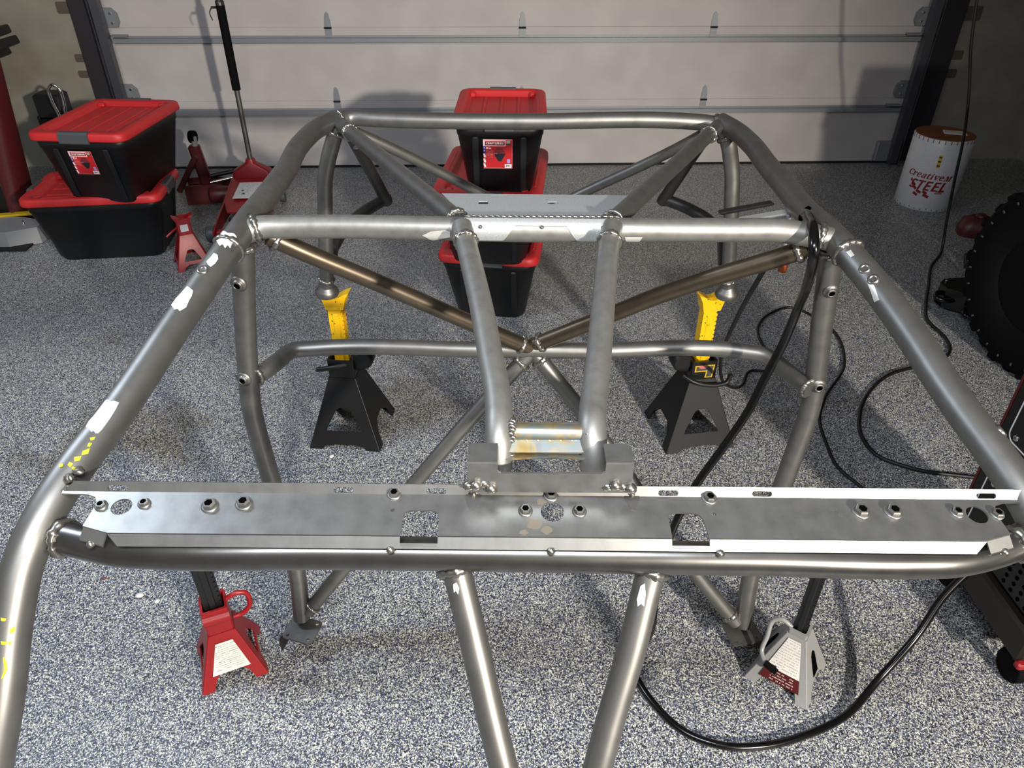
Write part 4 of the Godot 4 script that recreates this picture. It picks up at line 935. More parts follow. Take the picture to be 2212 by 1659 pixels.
# ---------- storage totes ----------
func make_tote(w: float, d: float, h: float, mark: bool) -> Node3D:
	var o := Node3D.new()
	var s := nst()
	var r := 0.055
	var hb := h - 0.034
	loft(s, [rect_ring(w * 0.340, d * 0.370, r, 0.0), rect_ring(w * 0.350, d * 0.378, r, 0.008), rect_ring(w * 0.452, d * 0.462, r, hb * 0.86), rect_ring(w * 0.458, d * 0.466, r, hb * 0.86), rect_ring(w * 0.468, d * 0.474, r, hb), rect_ring(w * 0.440, d * 0.455, r, hb)], true, true)
	part(o, "body", s, M.black_plastic)
	for q in [-1.0, 1.0]:
		for z in [-1.0, 1.0]:
			s = nst()
			var b0 := Vector3(q * w * 0.220, 0.012, z * (d * 0.379)); var b1 := Vector3(q * w * 0.285, hb * 0.86, z * (d * 0.462))
			box(s, (b0 + b1) * 0.5, Vector3(0.028, (b1 - b0).length(), 0.014), 0.005, Basis(Vector3.RIGHT, z * atan2(b1.z * z - b0.z * z, b1.y - b0.y)))
			part(o, "rib", s, M.black_plastic)
	s = nst()
	var y := h
	loft(s, [rect_ring(w * 0.46, d * 0.47, r, y - 0.040), rect_ring(w * 0.495, d * 0.496, r, y - 0.040), rect_ring(w * 0.5, d * 0.5, r, y - 0.034), rect_ring(w * 0.494, d * 0.496, r, y - 0.008), rect_ring(w * 0.480, d * 0.486, r * 0.95, y - 0.001), rect_ring(w * 0.455, d * 0.470, r * 0.9, y), rect_ring(w * 0.400, d * 0.425, r * 0.7, y - 0.001), rect_ring(w * 0.385, d * 0.415, r * 0.6, y - 0.006), rect_ring(w * 0.370, d * 0.403, r * 0.55, y - 0.024), rect_ring(w * 0.355, d * 0.395, r * 0.5, y - 0.026)], false, true)
	var lid := part(o, "lid", s, M.red_plastic)
	for x in [-0.19, 0.0, 0.19]:
		s = nst(); box(s, Vector3(x * w, y - 0.025, 0), Vector3(w * 0.035, 0.008, d * 0.72), 0.003); part(lid, "lid_ridge", s, M.red_plastic)
	for x in [-1.0, 1.0]:
		s = nst(); box(s, Vector3(x * w * 0.428, y - 0.001, 0), Vector3(w * 0.018, 0.005, d * 0.66), 0.002); part(lid, "lid_ridge", s, M.red_plastic)
		for z in [-1.0, 1.0]:
			s = nst(); box(s, Vector3(x * w * 0.345, y - 0.016, z * d * 0.385), Vector3(w * 0.07, 0.024, d * 0.05), 0.006); part(lid, "corner_block", s, M.red_plastic)
	for z in [-1.0, 1.0]:
		s = nst()
		prism(s, poly([0.0, 0.004, 0.026, 0.004, 0.032, -0.006, 0.034, -0.046, 0.026, -0.052, 0.024, -0.042, 0.022, -0.006, 0.0, -0.004]), w * 0.30, Transform3D(Basis(Vector3(0, 0, z), Vector3.UP, Vector3(-z, 0, 0)), Vector3(z * w * 0.15, y, z * (d * 0.5 - 0.028))))
		part(o, "latch", s, M.grey_plastic)
	if mark:
		s = nst()
		var zf := func(yy: float) -> float: return d * (0.378 + 0.084 * yy / (hb * 0.86)) + 0.0022
		var lx := -w * 0.02; var lw := 0.116; var y1 := hb * 0.83; var y0 := y1 - 0.122
		var p := [Vector3(lx - lw / 2, y0, zf.call(y0)), Vector3(lx - lw / 2, y1, zf.call(y1)), Vector3(lx + lw / 2, y1, zf.call(y1)), Vector3(lx + lw / 2, y0, zf.call(y0))]
		var uv := [Vector2(0, 1), Vector2(0, 0), Vector2(1, 0), Vector2(1, 1)]
		for k in [0, 1, 2, 0, 2, 3]:
			s.set_uv(uv[k]); s.add_vertex(p[k])
		var lb := part(o, "label", s, printed("tote"))
		relabel(lb, "red product label")
		var up: Vector3 = (p[1] - p[0]).normalized()
		words(lb, "label_lettering", "CRAFTSMAN", 0.0088, M.white, Transform3D(Basis(Vector3.RIGHT, up, Vector3.RIGHT.cross(up)), p[0].lerp(p[1], 0.868) + Vector3(lw * 0.398, 0, 0.0008)))
	return o

func put_tote(o: Node3D, label: String, at: Vector3, turn: float) -> void:
	o.name = numbered("storage_tote"); add_child(o, true)
	o.position = at; o.rotation.y = turn
	_tag(o, label, "storage tote", "black storage totes with red lids")

func _bins() -> void:
	var big := make_tote(0.46, 0.66, 0.345, false)
	put_tote(big, "black tote with red lid on the floor at the foot of the middle stack", Vector3(-0.232, 0, -3.335), -0.157)
	var mid: Node3D = big.duplicate()
	put_tote(mid, "black tote with red lid in the middle of the three-high centre stack", Vector3(-0.245, 0.322, -3.235), -0.13)
	put_tote(make_tote(0.375, 0.50, 0.325, true), "small black tote with red lid and red label on top of the centre stack", Vector3(-0.212, 0.640, -3.165), -0.06)
	var wide := make_tote(0.47, 0.70, 0.365, false)
	put_tote(wide, "large black tote with red lid on the floor, turned lengthwise, under another at left", Vector3(-2.335, 0, -3.965), PI / 2 + 0.09)
	put_tote(make_tote(0.49, 0.67, 0.370, true), "black tote with red lid and red label on top of the left stack", Vector3(-2.215, 0.338, -4.0), -0.10)

# ---------- things along the left ----------
func wheel(s: SurfaceTool, c: Vector3, r: float, w: float, ax: Vector3) -> void:
	lathe(s, [[r * 0.75, -w / 2], [r * 0.95, -w / 2], [r, -w * 0.35], [r, w * 0.35], [r * 0.95, w / 2], [r * 0.75, w / 2], [r * 0.55, w * 0.3]], frame(c, ax), 24)

func _left_things() -> void:
	# floor jack with the upright handle
	var j := thing("floor_jack", "red floor jack with upright steel handle and worn white label", "floor jack", Vector3(-1.70, 0, -4.32), 0.06)
	for x in [-1.0, 1.0]:
		var s := nst()
		prism(s, poly([0.36, 0.035, 0.36, 0.075, 0.30, 0.095, 0.05, 0.13, -0.22, 0.175, -0.34, 0.175, -0.36, 0.10, -0.30, 0.035]), 0.008, Transform3D(Basis(Vector3(0, 0, 1), Vector3.UP, Vector3(-1, 0, 0)), Vector3(x * 0.125 + 0.004, 0, 0)))
		part(j, "side_plate", s, M.red_paint)
		s = nst(); wheel(s, Vector3(x * 0.155, 0.045, 0.30), 0.045, 0.045, Vector3.RIGHT); part(j, "wheel", s, M.grey_plastic)
		s = nst(); wheel(s, Vector3(x * 0.15, 0.035, -0.30), 0.035, 0.03, Vector3.RIGHT); part(j, "caster", s, M.grey_plastic)
	var s := nst(); prism(s, poly([-0.118, -0.36, 0.118, -0.36, 0.118, 0.05, 0.085, 0.16, -0.085, 0.16, -0.118, 0.05]), 0.01, Transform3D(Basis(Vector3.RIGHT, Vector3(0, -0.16, 1).normalized(), Vector3(0, 1, 0.16).normalized()), Vector3(0, 0.132, 0)))
	var cov := part(j, "cover_plate", s, M.red_paint)
	s = nst(); var q := [Vector3(-0.075, 0.149, 0.03), Vector3(-0.065, 0.176, -0.17), Vector3(0.075, 0.176, -0.17), Vector3(0.075, 0.149, 0.03)]
	for k in [0, 1, 2, 0, 2, 3]:
		s.set_uv([Vector2(0, 1), Vector2(0, 0), Vector2(1, 0), Vector2(1, 1)][k]); s.add_vertex(q[k])
	relabel(part(cov, "label", s, printed("jack")), "worn white label")
	s = nst(); box(s, Vector3(0, 0.055, 0.31), Vector3(0.25, 0.03, 0.05), 0.006); part(j, "front_axle", s, M.red_paint)
	s = nst(); box(s, Vector3(0, 0.075, 0.17), Vector3(0.10, 0.05, 0.30), 0.012); part(j, "lift_arm", s, M.black_paint)
	s = nst(); lathe(s, [[0.055, 0.0], [0.06, 0.01], [0.06, 0.022], [0.045, 0.028]], Transform3D(Basis(), Vector3(0, 0.09, 0.24)), 20); part(j, "saddle", s, M.black_paint)
	s = nst(); loft(s, [rect_ring(0.12, 0.05, 0.02, 0.17), rect_ring(0.11, 0.045, 0.02, 0.215), rect_ring(0.032, 0.032, 0.025, 0.262), rect_ring(0.026, 0.026, 0.024, 0.285)])
	part(j, "handle_yoke", s, M.red_paint, Transform3D(Basis(), Vector3(-0.005, 0, -0.29)))
	s = nst(); tube(s, [Vector3(-0.005, 0.22, -0.29), Vector3(-0.002, 0.80, -0.282), Vector3(0.0, 1.60, -0.27)], 0.0155, 18, 0.2); part(j, "handle_tube", s, M.steel)
	s = nst(); tube(s, [Vector3(-0.003, 0.690, -0.284), Vector3(0.0, 1.135, -0.276)], 0.024, 20); part(j, "foam_grip", s, M.rubber)
	s = nst(); lathe(s, [[0.024, 0.0], [0.024, 0.02], [0.018, 0.026]], Transform3D(Basis(), Vector3(0, 1.135, -0.276)), 18); part(j, "grip_collar", s, M.dark_steel)
	s = nst(); box(s, Vector3(-0.036, 1.125, -0.272), Vector3(0.03, 0.012, 0.012), 0.003); tube(s, [Vector3(-0.048, 1.125, -0.272), Vector3(-0.062, 1.10, -0.27), Vector3(-0.055, 1.06, -0.272)], 0.003, 8, 0.01); part(j, "release_cord", s, M.black_plastic)
	# second jack lying behind the totes
	var k2 := thing("transmission_jack", "dark red jack with a caster and black crossbar behind the left totes", "jack", Vector3(-2.02, 0, -4.72), 0.2)
	for x in [-1.0, 1.0]:
		s = nst(); prism(s, poly([0.24, 0.03, 0.24, 0.09, 0.02, 0.14, -0.15, 0.14, -0.15, 0.02, 0.10, 0.02]), 0.012, Transform3D(Basis(), Vector3(0.0, 0, 0.08 + x * 0.08))); part(k2, "side_plate", s, M.dark_red)
	s = nst(); box(s, Vector3(-0.045, 0.20, 0.02), Vector3(0.07, 0.30, 0.06), 0.012, Basis(Vector3.BACK, 0.12)); part(k2, "lift_post", s, M.dark_red)
	s = nst(); box(s, Vector3(-0.12, 0.20, 0.12), Vector3(0.035, 0.26, 0.03), 0.006, Basis(Vector3.BACK, -0.6)); part(k2, "link_arm", s, M.dark_red)
	s = nst(); wheel(s, Vector3(-0.055, 0.395, 0.02), 0.038, 0.035, Vector3(1, 0, 0.3)); part(k2, "caster", s, M.rubber)
	s = nst(); box(s, Vector3(-0.05, 0.37, 0.03), Vector3(0.03, 0.06, 0.05), 0.006); part(k2, "caster_fork", s, M.galv)
	s = nst(); tube(s, [Vector3(0.0, 0.155, 0.05), Vector3(0.26, 0.185, 0.02)], 0.013); box(s, Vector3(0.255, 0.205, 0.02), Vector3(0.02, 0.06, 0.02), 0.004); part(k2, "crossbar", s, M.black_paint)
	s = nst(); tube(s, [Vector3(0.0, 0.13, 0.10), Vector3(0.21, 0.155, 0.07)], 0.009); part(k2, "lever", s, M.chrome)
	s = nst(); lathe(s, [[0.045, -0.10], [0.05, -0.08], [0.05, 0.08], [0.03, 0.10]], Transform3D(Basis(Vector3.FORWARD, PI / 2), Vector3(0.10, 0.085, 0.20)), 20); part(k2, "hydraulic_ram", s, M.dark_red)
	s = nst(); wheel(s, Vector3(0.20, 0.035, 0.24), 0.035, 0.03, Vector3.RIGHT); part(k2, "wheel", s, M.rubber)
	# engine hoist at the left edge
	var h := thing("engine_hoist", "dark red slanted hoist column with a yellow sticker at the left edge", "hoist", Vector3(-2.96, 0, -4.25))
	s = nst(); tube(s, [Vector3(0.075, 1.30, -0.05), Vector3(-0.06, 0.10, -0.05)], 0.10, 4, 0.5); part(h, "column", s, M.dark_red)
	s = nst(); box(s, Vector3(-0.05, 0.045, -0.22), Vector3(0.10, 0.08, 0.40), 0.008); part(h, "base_leg", s, M.dark_red)
	s = nst(); box(s, Vector3(-0.16, 0.16, -0.09), Vector3(0.22, 0.30, 0.22), 0.03); part(h, "pump_body", s, M.black_paint)
	s = nst(); box(s, Vector3(-0.09, 0.55, 0.03), Vector3(0.07, 0.06, 0.02), 0.003, Basis(Vector3.BACK, 0.28)); part(h, "yellow_sticker", s, M.yellow)
	# low grey jack with a yellow edge
	var g := thing("grey_ramp", "low grey metal ramp end with a yellow edge and a bolt", "ramp", Vector3(-2.95, 0, -4.06))
	s = nst(); prism(s, poly([-0.25, -0.12, 0.02, -0.12, 0.16, -0.05, 0.165, 0.045, 0.02, 0.10, -0.25, 0.16]), 0.095, Transform3D(Basis(Vector3.RIGHT, Vector3(0, 0, -1), Vector3.UP), Vector3(0, 0.004, 0))); part(g, "body", s, M.grey_paint)
	s = nst(); box(s, Vector3(-0.06, 0.102, -0.135), Vector3(0.34, 0.014, 0.045), 0.003, Basis(Vector3.UP, 0.20)); part(g, "yellow_edge", s, M.yellow)
	s = nst(); lathe(s, [[0.012, 0.0], [0.012, 0.006], [0.006, 0.010]], Transform3D(Basis(), Vector3(0.06, 0.098, -0.01)), 14); part(g, "bolt", s, M.chrome)
	s = nst(); box(s, Vector3(-0.06, 0.008, 0.0), Vector3(0.36, 0.012, 0.32), 0.002); part(g, "rubber_pad", s, M.seal)
	# black case and chrome loop behind the totes
	var c := thing("battery_charger", "black boxy charger standing behind the left totes with a pale oval badge", "charger", Vector3(-2.86, 0, -4.72))
	s = nst(); box(s, Vector3(0, 0.58, 0), Vector3(0.15, 0.15, 0.14), 0.012); part(c, "body", s, M.black_plastic)
	s = nst(); box(s, Vector3(0.02, 0.27, -0.01), Vector3(0.22, 0.54, 0.16), 0.015); part(c, "cabinet", s, M.black_plastic)
	s = nst(); prism(s, circle(Vector2.ZERO, 0.012, 16, 1.9), 0.002, Transform3D(Basis(), Vector3(-0.01, 0.495, 0.0705))); part(c, "badge", s, M.grey_plastic)
	var lp := thing("loop_handle", "shiny chrome loop handle rising behind the left totes", "handle", Vector3(-2.735, 0, -4.55))
	s = nst(); tube(s, [Vector3(-0.022, 0.30, 0), Vector3(-0.020, 0.57, 0), Vector3(-0.034, 0.66, 0), Vector3(-0.030, 0.71, 0), Vector3(0.0, 0.735, 0), Vector3(0.030, 0.71, 0), Vector3(0.034, 0.66, 0), Vector3(0.022, 0.57, 0), Vector3(0.024, 0.30, 0)], 0.0085, 14, 0.01); part(lp, "loop", s, M.chrome)
	s = nst(); box(s, Vector3(0, 0.15, 0), Vector3(0.12, 0.30, 0.08), 0.01); part(lp, "stand", s, M.black_paint)
	# dark slabs leaning at the far left
	var f := thing("dark_slabs", "stack of dark angular slabs sticking in at the left edge above the hoist", "slabs", Vector3(-3.22, 0.0, -5.0))
	for k in 3:
		s = nst(); box(s, Vector3(-0.16 - 0.02 * k + (0.05 if k == 1 else 0.0), 0.90 - 0.07 * k, 0.0), Vector3(0.40, 0.05, 0.26), 0.006, Basis(Vector3.BACK, 0.20 + 0.05 * k)); part(f, "slab", s, M.jamb)
	s = nst(); box(s, Vector3(-0.32, 0.84, 0.0), Vector3(0.04, 0.30, 0.2), 0.01); part(f, "wall_bracket", s, M.jamb)

# ---------- things along the right ----------
func bend(parent: Node3D, n: String, txt: String, h: float, m: Material, ang: float, y: float, R: float, slope := 0.0, italic := 0.0, face := "Droid Sans") -> void:
	var f := SystemFont.new(); f.font_names = PackedStringArray([face]); f.font_weight = 700
	var tm := TextMesh.new(); tm.text = txt; tm.font = f; tm.font_size = 48; tm.pixel_size = h / 36.0; tm.depth = 0.001
	var arr := tm.get_mesh_arrays()
	var v: PackedVector3Array = arr[Mesh.ARRAY_VERTEX]
	var ix = arr[Mesh.ARRAY_INDEX]
	var o := PackedVector3Array()
	for p in v:
		var x := p.x + p.y * italic
		var a := ang + x / R
		var rr := R + 0.0004 + p.z + 0.0006
		o.append(Vector3(sin(a) * rr, y + p.y + slope * x, cos(a) * rr))
	var s := nst()
	if ix != null and ix.size() > 0:
		for i in ix: s.add_vertex(o[i])
	else:
		for p in o: s.add_vertex(p)
	part(parent, n, s, m)

func _right_things() -> void:
	# white steel drum
	var R := 0.172; var H := 0.44
	var b := thing("steel_drum", "white steel drum with red lettering and a rusty brown top beside the right door track", "drum", Vector3(2.545, 0, -4.49))
	b.rotation.y = atan2(CAM.x - b.position.x, CAM.z - b.position.z)
	var s := nst()
	lathe(s, [[R - 0.006, 0.0], [R, 0.006], [R, H - 0.006], [R - 0.004, H]], Transform3D.IDENTITY, 48, true, true, false)
	part(b, "body", s, M.enamel)
	s = nst(); lathe(s, [[R - 0.005, H - 0.010], [R - 0.003, H + 0.001], [R - 0.010, H + 0.003]], Transform3D.IDENTITY, 48)
	var top := part(b, "lid", s, M.rust)
	s = nst(); box(s, Vector3(0.05, H + 0.001, -0.03), Vector3(0.13, 0.012, 0.08), 0.004, Basis(Vector3.UP, 0.2)); part(top, "paper_wad", s, M.paper)
	s = nst(); box(s, Vector3(-0.02, H - 0.001, 0.10), Vector3(0.12, 0.006, 0.025), 0.002, Basis(Vector3.UP, -0.1)); part(top, "tape_strip", s, M.paper)
	for k in 14:
		var a := -1.25 + 2.5 * k / 13.0
		s = nst(); box(s, Vector3(sin(a) * R, H - 0.012, cos(a) * R), Vector3(0.004, 0.022, 0.004), 0.001, Basis(Vector3.UP, a)); part(b, "crimp_tab", s, M.rust)
		s = nst(); box(s, Vector3(sin(a + 0.07) * R, 0.014 + 0.004 * sin(k * 2.0), cos(a + 0.07) * R), Vector3(0.005, 0.006, 0.003), 0.001, Basis(Vector3.UP, a)); part(b, "paint_chip", s, M.ink)
	bend(b, "lettering", "Creative", 0.038, M.ink_red, -0.20, 0.222, R, -0.02, 0.35, "Droid Serif")
	bend(b, "lettering", "M", 0.034, M.ink_red, 0.58, 0.214, R, 0.0, 0.5, "Droid Serif")
	bend(b, "lettering", "STEEL", 0.060, M.ink_red, 0.0, 0.160, R, 0.0, 0.3)
	bend(b, "lettering", "Inc", 0.022, M.ink_red, 0.42, 0.128, R, 0.0, 0.4, "Droid Serif")
	# chequered flag swoosh under the lettering, and a stroke at the edge
	for q in [[-0.66, 0.178, 0.05], [-0.60, 0.155, 0.08], [-0.50, 0.136, 0.12], [-0.36, 0.118, 0.17], [-0.44, 0.100, 0.16], [-0.14, 0.118, 0.15], [-0.10, 0.098, 0.20]]:
		s = nst()
		var rows := []
		for i in 5:
			var a: float = q[0] + q[2] * i / 4.0
			var yy: float = q[1] - 0.012 * i / 4.0
			rows.append([Vector3(sin(a) * (R + 0.001), yy, cos(a) * (R + 0.001)), Vector3(sin(a + 0.03) * (R + 0.001), yy + 0.015, cos(a + 0.03) * (R + 0.001))])
		for i in 4: quad(s, rows[i][0], rows[i][1], rows[i + 1][1], rows[i + 1][0])
		part(b, "flag_print", s, M.ink_red)
	s = nst(); prism(s, poly([-0.009, -0.038, 0.009, -0.038, 0.009, 0.038, -0.009, 0.038]), 0.002, Transform3D(Basis(Vector3.UP, 0.10), Vector3(sin(0.10) * R, 0.315, cos(0.10) * R)))
	var st := part(b, "yellow_sticker", s, M.yellow)
	for k in 3:
		s = nst(); box(s, Vector3(sin(0.10) * R, 0.29 + 0.026 * k, cos(0.10) * R + 0.0022), Vector3(0.016, 0.008, 0.001), 0.0003, Basis(Vector3.UP, 0.10)); part(st, "sticker_print", s, M.ink)
	# tyre of the vehicle parked at the right, with the dark flank of its body above the frame
	var v := thing("parked_vehicle", "black vehicle at the right edge showing only its knobbly tyre", "vehicle", Vector3(2.35, 0, -1.7))
	var ax := Vector3(-cos(deg_to_rad(10.0)), 0, sin(deg_to_rad(10.0)))
	var wc := Vector3(1.905, 0.40, -2.55) - Vector3(2.35, 0, -1.7)
	var xf := frame(wc, ax)
	s = nst()
	lathe(s, [[0.20, -0.20], [0.30, -0.235], [0.365, -0.225], [0.386, -0.19], [0.39, -0.10], [0.39, -0.06], [0.386, -0.012], [0.362, 0.008], [0.30, 0.016], [0.215, 0.010], [0.205, -0.005]], xf, 56)
	var ty := part(v, "tyre", s, M.rubber)
	for k in 30:
		var a := TAU * k / 30.0
		var bb := Basis(Vector3.UP, -a)
		s = nst(); box(s, Vector3.ZERO, Vector3(0.052, 0.055 if k % 2 == 0 else 0.035, 0.044), 0.006)
		part(ty, "tread_lug", s, M.rubber, xf * Transform3D(bb, bb * Vector3(0.374, -0.03, 0)))
	for k in 30:
		var a := TAU * (k + 0.5) / 30.0
		var bb := Basis(Vector3.UP, -a)
		s = nst(); box(s, Vector3.ZERO, Vector3(0.012, 0.004, 0.007), 0.001)
		part(ty, "shoulder_chip", s, M.grey_plastic, xf * Transform3D(bb, bb * Vector3(0.345, 0.012, 0)))
	s = nst(); lathe(s, [[0.205, -0.06], [0.21, -0.01], [0.19, -0.005], [0.17, -0.04], [0.06, -0.03], [0.05, 0.0], [0.02, 0.004]], xf, 40); part(v, "wheel", s, M.black_paint)
	s = nst()
	prism(s, poly([-2.0, 0.62, 0.55, 0.62, 0.62, 0.86, 1.15, 0.88, 1.15, 1.14, 0.1, 1.20, -0.2, 1.24, -2.0, 1.26]), 1.5, Transform3D(Basis(Vector3(0, 0, -1), Vector3.UP, Vector3(1, 0, 0)), Vector3(-0.16, 0, -0.3)))
	part(v, "body", s, M.body_paint)
	s = nst(); prism(s, poly([0.45, 0.80, 0.55, 0.97, 1.25, 0.98, 1.42, 0.86, 1.38, 0.84, 1.22, 0.93, 0.60, 0.92, 0.50, 0.78]), 0.30, Transform3D(Basis(Vector3(0, 0, -1), Vector3.UP, Vector3(1, 0, 0)), Vector3(-0.30, 0, -0.05))); part(v, "fender", s, M.black_plastic)
	# hooked black bracket on the floor by the tyre
	var k := thing("hooked_bracket", "glossy black hooked bracket low on the floor beside the knobbly tyre", "bracket", Vector3(1.93, 0, -3.04))
	s = nst(); prism(s, poly([-0.02, 0.10, 0.02, 0.14, 0.14, 0.15, 0.28, 0.13, 0.28, -0.10, 0.16, -0.09, 0.05, -0.02, -0.02, 0.04]), 0.10, Transform3D(Basis(Vector3.RIGHT, Vector3(0, 0, -1), Vector3.UP), Vector3(0, 0.02, 0))); part(k, "plate", s, M.cable)
	for q in [[Vector3(-0.01, 0.075, -0.05), 0.0], [Vector3(0.06, 0.055, 0.085), 0.3]]:
		s = nst(); var c0: Vector3 = q[0]
		tube(s, [c0 + Vector3(0.06, 0, -0.028), c0 + Vector3(0.0, 0, -0.034), c0 + Vector3(-0.035, 0, -0.018), c0 + Vector3(-0.042, -0.006, 0.006), c0 + Vector3(-0.018, -0.01, 0.030), c0 + Vector3(0.03, -0.008, 0.032), c0 + Vector3(0.08, 0, 0.02)], 0.012, 14, 0.006); part(k, "hook", s, M.cable)
	s = nst(); box(s, Vector3(0.012, 0.124, -0.105), Vector3(0.012, 0.012, 0.012), 0.003); part(k, "rivet", s, M.chrome)
	var rc := thing("red_cap", "rounded red plastic cap on the dark floor behind the tyre", "cap", Vector3(2.60, 0, -3.98), -0.4)
	s = nst(); loft(s, [rect_ring(0.10, 0.075, 0.05, 0.0), rect_ring(0.105, 0.08, 0.055, 0.03), rect_ring(0.09, 0.065, 0.05, 0.085), rect_ring(0.05, 0.035, 0.03, 0.11)]); part(rc, "shell", s, M.dark_red)
	s = nst(); lathe(s, [[0.03, 0.10], [0.032, 0.118], [0.02, 0.124]], Transform3D.IDENTITY, 16); part(rc, "button", s, M.dark_red)
	var cl := thing("chrome_latch", "small chrome and black latch lever on the floor left of the tyre top", "latch", Vector3(2.33, 0, -3.58), -0.5)
	s = nst(); box(s, Vector3(0, 0.02, 0), Vector3(0.04, 0.03, 0.17), 0.006); part(cl, "base", s, M.black_paint)
	s = nst(); box(s, Vector3(0.0, 0.044, -0.02), Vector3(0.022, 0.014, 0.13), 0.004, Basis(Vector3.RIGHT, 0.1)); part(cl, "lever", s, M.chrome)
	# welder on its cart
	var w := thing("welder", "black welding machine with white outlined panels on a red trimmed cart at the right edge", "welder", Vector3(1.19, 0, -1.28))
	s = nst(); box(s, Vector3(0.0, 0.52, 0), Vector3(0.31, 0.62, 0.39), 0.012); var bd := part(w, "cabinet", s, M.black_paint)
	for q in [[0.655, 0.20, -0.075, 0.16], [0.34, 0.24, -0.075, 0.16]]:
		s = nst(); var a := rrect(Vector2(q[2], q[0]), q[3], q[1], 0.025, 6)
		prism(s, a, 0.0012, Transform3D(Basis(Vector3.UP, -PI / 2), Vector3(-0.1548, 0, 0)), [rrect(Vector2(q[2], q[0]), q[3] - 0.007, q[1] - 0.007, 0.022, 6)])
		part(bd, "white_outline", s, M.white)
		for y in [-0.08, 0.08]:
			s = nst(); lathe(s, [[0.008, 0.0], [0.008, 0.003], [0.004, 0.004]], frame(Vector3(-0.155, q[0] + y, -0.125), Vector3.LEFT), 12); part(bd, "screw", s, M.chrome)
	s = nst(); box(s, Vector3(-0.150, 0.52, -0.192), Vector3(0.010, 0.62, 0.008), 0.002); part(w, "red_edge", s, M.dark_red)
	for yy in 5:
		for zz in 4:
			s = nst(); lathe(s, [[0.006, 0.0], [0.006, 0.0012]], frame(Vector3(-0.155, 0.235 + yy * 0.022, 0.04 + zz * 0.03), Vector3.LEFT), 10); part(bd, "vent_hole", s, M.hole)
	s = nst(); box(s, Vector3(0, 0.155, 0), Vector3(0.34, 0.10, 0.40), 0.008); part(w, "cart_tray", s, mat(Color(0.11, 0.085, 0.07), 0.5))
	s = nst(); box(s, Vector3(-0.01, 0.112, 0.205), Vector3(0.33, 0.02, 0.02), 0.004); part(w, "red_bar", s, M.red_paint)
	for q in [Vector3(-0.13, 0.045, 0.16), Vector3(0.13, 0.045, 0.16), Vector3(-0.13, 0.045, -0.16), Vector3(0.13, 0.045, -0.16)]:
		s = nst(); wheel(s, q, 0.045, 0.025, Vector3.RIGHT); part(w, "caster", s, M.rubber)

# ---------- cables ----------
func cord(n: String, label: String, pts: Array, r: float, m: Material) -> MeshInstance3D:
	var s := nst(); tube(s, pts, r, 12, 0.02)
	var o := part(self, n, s, m); _tag(o, label, "cable"); return o

func W(x: float, y: float, f: float) -> Vector3: return Vector3(CAM.x, 0, 0) + Basis(Vector3.UP, YAW) * Vector3(x, y, -f)

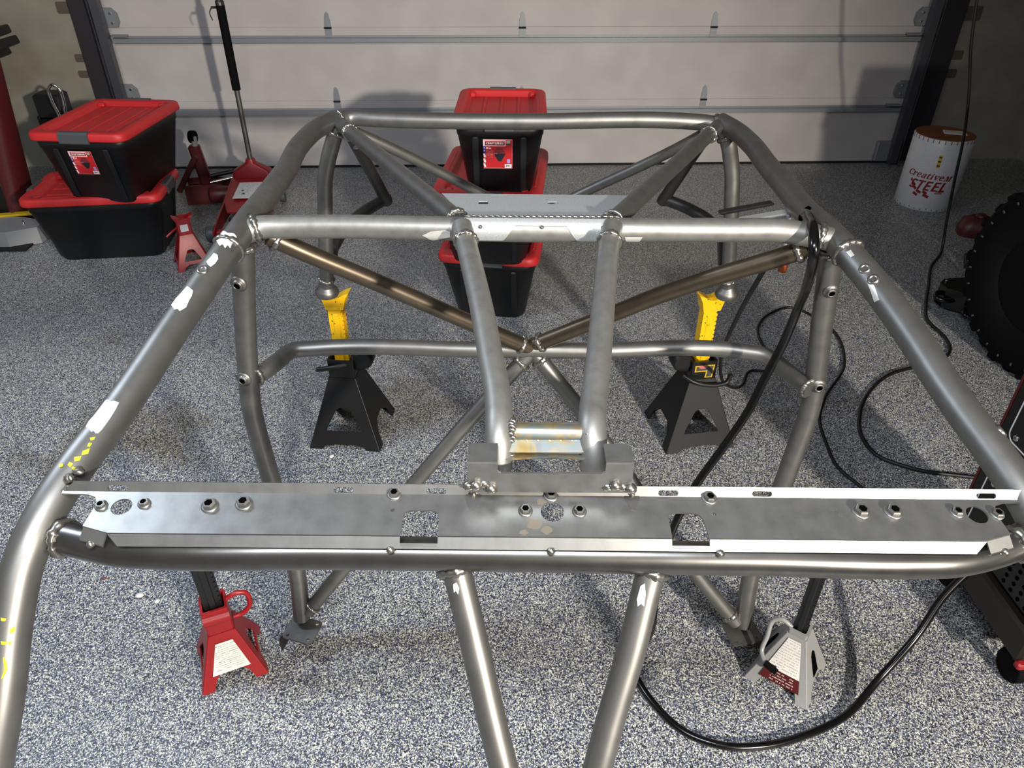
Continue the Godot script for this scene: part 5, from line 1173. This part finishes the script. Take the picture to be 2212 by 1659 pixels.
func _cables() -> void:
	var up := [W(0.583, 1.183, 1.406), W(0.572, 1.197, 1.372), W(0.560, 1.205, 1.324), W(0.544, 1.211, 1.263), W(0.539, 1.190, 1.228), W(0.548, 1.153, 1.239), W(0.566, 1.098, 1.280), W(0.592, 0.997, 1.356), W(0.584, 0.906, 1.366), W(0.563, 0.83, 1.362), W(0.535, 0.739, 1.348), W(0.489, 0.644, 1.331), W(0.438, 0.557, 1.307), W(0.392, 0.43, 1.28), W(0.37, 0.25, 1.25), W(0.355, 0.08, 1.22), Vector3(0.07, 0.012, -1.21), Vector3(0.085, 0.011, -1.125), Vector3(0.116, 0.011, -1.058), Vector3(0.173, 0.011, -0.989), Vector3(0.255, 0.011, -0.953), Vector3(0.355, 0.011, -0.949), Vector3(0.466, 0.011, -0.972), Vector3(0.591, 0.011, -1.022), Vector3(0.69, 0.05, -1.09), Vector3(0.79, 0.14, -1.15), Vector3(0.88, 0.22, -1.22), Vector3(0.97, 0.28, -1.26), Vector3(1.05, 0.32, -1.27)]
	cord("welding_cable", "thick glossy black cable draped from the right roof rail and looping to the welder", up, 0.0098, M.cable)
	cord("hanging_cord", "thin black cord hanging in front of the white drum and snaking along the floor", [Vector3(1.93, 1.75, -3.8), Vector3(2.044, 1.259, -3.8), Vector3(2.089, 1.058, -3.8), Vector3(2.158, 0.842, -3.8), Vector3(2.208, 0.635, -3.8), Vector3(2.247, 0.364, -3.8), Vector3(2.284, 0.12, -3.795), Vector3(2.294, 0.04, -3.785), Vector3(2.285, 0.010, -3.762), Vector3(2.25, 0.008, -3.71), Vector3(2.116, 0.008, -3.552), Vector3(1.975, 0.008, -3.312), Vector3(1.864, 0.008, -3.119), Vector3(1.80, 0.008, -2.983), Vector3(1.794, 0.008, -2.794), Vector3(1.767, 0.008, -2.715), Vector3(1.70, 0.008, -2.64), Vector3(1.525, 0.008, -2.575), Vector3(1.414, 0.008, -2.531), Vector3(1.27, 0.008, -2.411), Vector3(1.16, 0.008, -2.257), Vector3(1.107, 0.008, -2.115), Vector3(1.116, 0.008, -2.008), Vector3(1.195, 0.008, -1.941), Vector3(1.383, 0.008, -1.885), Vector3(1.65, 0.008, -1.84)], 0.0075, M.cord)
	cord("clamp_cord", "thin black cord dropping from the ground clamp behind the roof spreader to the floor", [Vector3(0.318, 1.03, -1.46), Vector3(0.36, 0.80, -1.66), Vector3(0.46, 0.45, -1.98), Vector3(0.62, 0.14, -2.28), Vector3(0.76, 0.012, -2.47), Vector3(0.835, 0.008, -2.575), Vector3(0.875, 0.008, -2.57), Vector3(0.963, 0.008, -2.575)], 0.006, M.cord)
	cord("thin_cord", "thin black cord lying in a loop on the floor right of the rear crossbar", [Vector3(0.963, 0.016, -2.575), Vector3(0.944, 0.008, -2.762), Vector3(0.968, 0.008, -2.925), Vector3(1.06, 0.008, -3.053), Vector3(1.185, 0.008, -3.117), Vector3(1.30, 0.008, -2.95), Vector3(1.25, 0.008, -2.62), Vector3(1.06, 0.008, -2.36), Vector3(0.99, 0.008, -2.233), Vector3(0.957, 0.008, -2.079), Vector3(0.947, 0.008, -1.95), Vector3(0.977, 0.008, -1.864), Vector3(1.05, 0.008, -1.72)], 0.006, M.cord)
	# ground clamp gripping the tube behind the spreader
	var c := thing("ground_clamp", "bright steel ground clamp with a copper jaw behind the right end of the roof spreader", "clamp", Vector3(0.325, 1.08, -1.50), 0.1)
	var s := nst(); box(s, Vector3(-0.012, 0.050, -0.012), Vector3(0.104, 0.006, 0.024), 0.002, Basis(Vector3.BACK, 0.12)); part(c, "upper_handle", s, M.bright_steel)
	s = nst(); box(s, Vector3(-0.045, 0.062, -0.035), Vector3(0.12, 0.006, 0.020), 0.002, Basis(Vector3.BACK, 0.14)); part(c, "lower_handle", s, M.dark_steel)
	s = nst(); box(s, Vector3(0.045, 0.02, 0.0), Vector3(0.008, 0.08, 0.022), 0.002, Basis(Vector3.BACK, 0.25)); part(c, "arm", s, M.galv)
	s = nst(); lathe(s, [[0.009, 0.0], [0.010, 0.012], [0.008, 0.024]], Transform3D(Basis(), Vector3(0.022, -0.052, 0.055)), 14); part(c, "copper_jaw", s, M.copper)
	s = nst(); tube(s, [Vector3(0.045, -0.01, 0.0), Vector3(0.03, -0.03, 0.04), Vector3(0.022, -0.03, 0.055)], 0.005, 10); part(c, "jaw_rod", s, M.galv)

func _debris() -> void:
	var i := 0
	for q in [[-1.32, -1.47, 0.012, "pale flake of debris on the floor left of the red jack stand"], [-1.262, -1.447, 0.009, "smaller pale chip of debris nearest the red jack stand"], [-1.45, -1.54, 0.006, "tiny brown crumb on the floor further left of the red jack stand"], [-0.86, -2.08, 0.010, "pale lump of debris in front of the left black jack stand"]]:
		var s := nst(); blob(s, Vector3.ZERO, Vector3(q[2], q[2] * 0.35, q[2] * 0.8))
		var o := part(self, "debris_flake", s, M.paper if i != 2 else M.rust, Transform3D(Basis(Vector3.UP, i * 1.3), Vector3(q[0], q[2] * 0.34, q[1])))
		_tag(o, q[3], "debris")
		i += 1
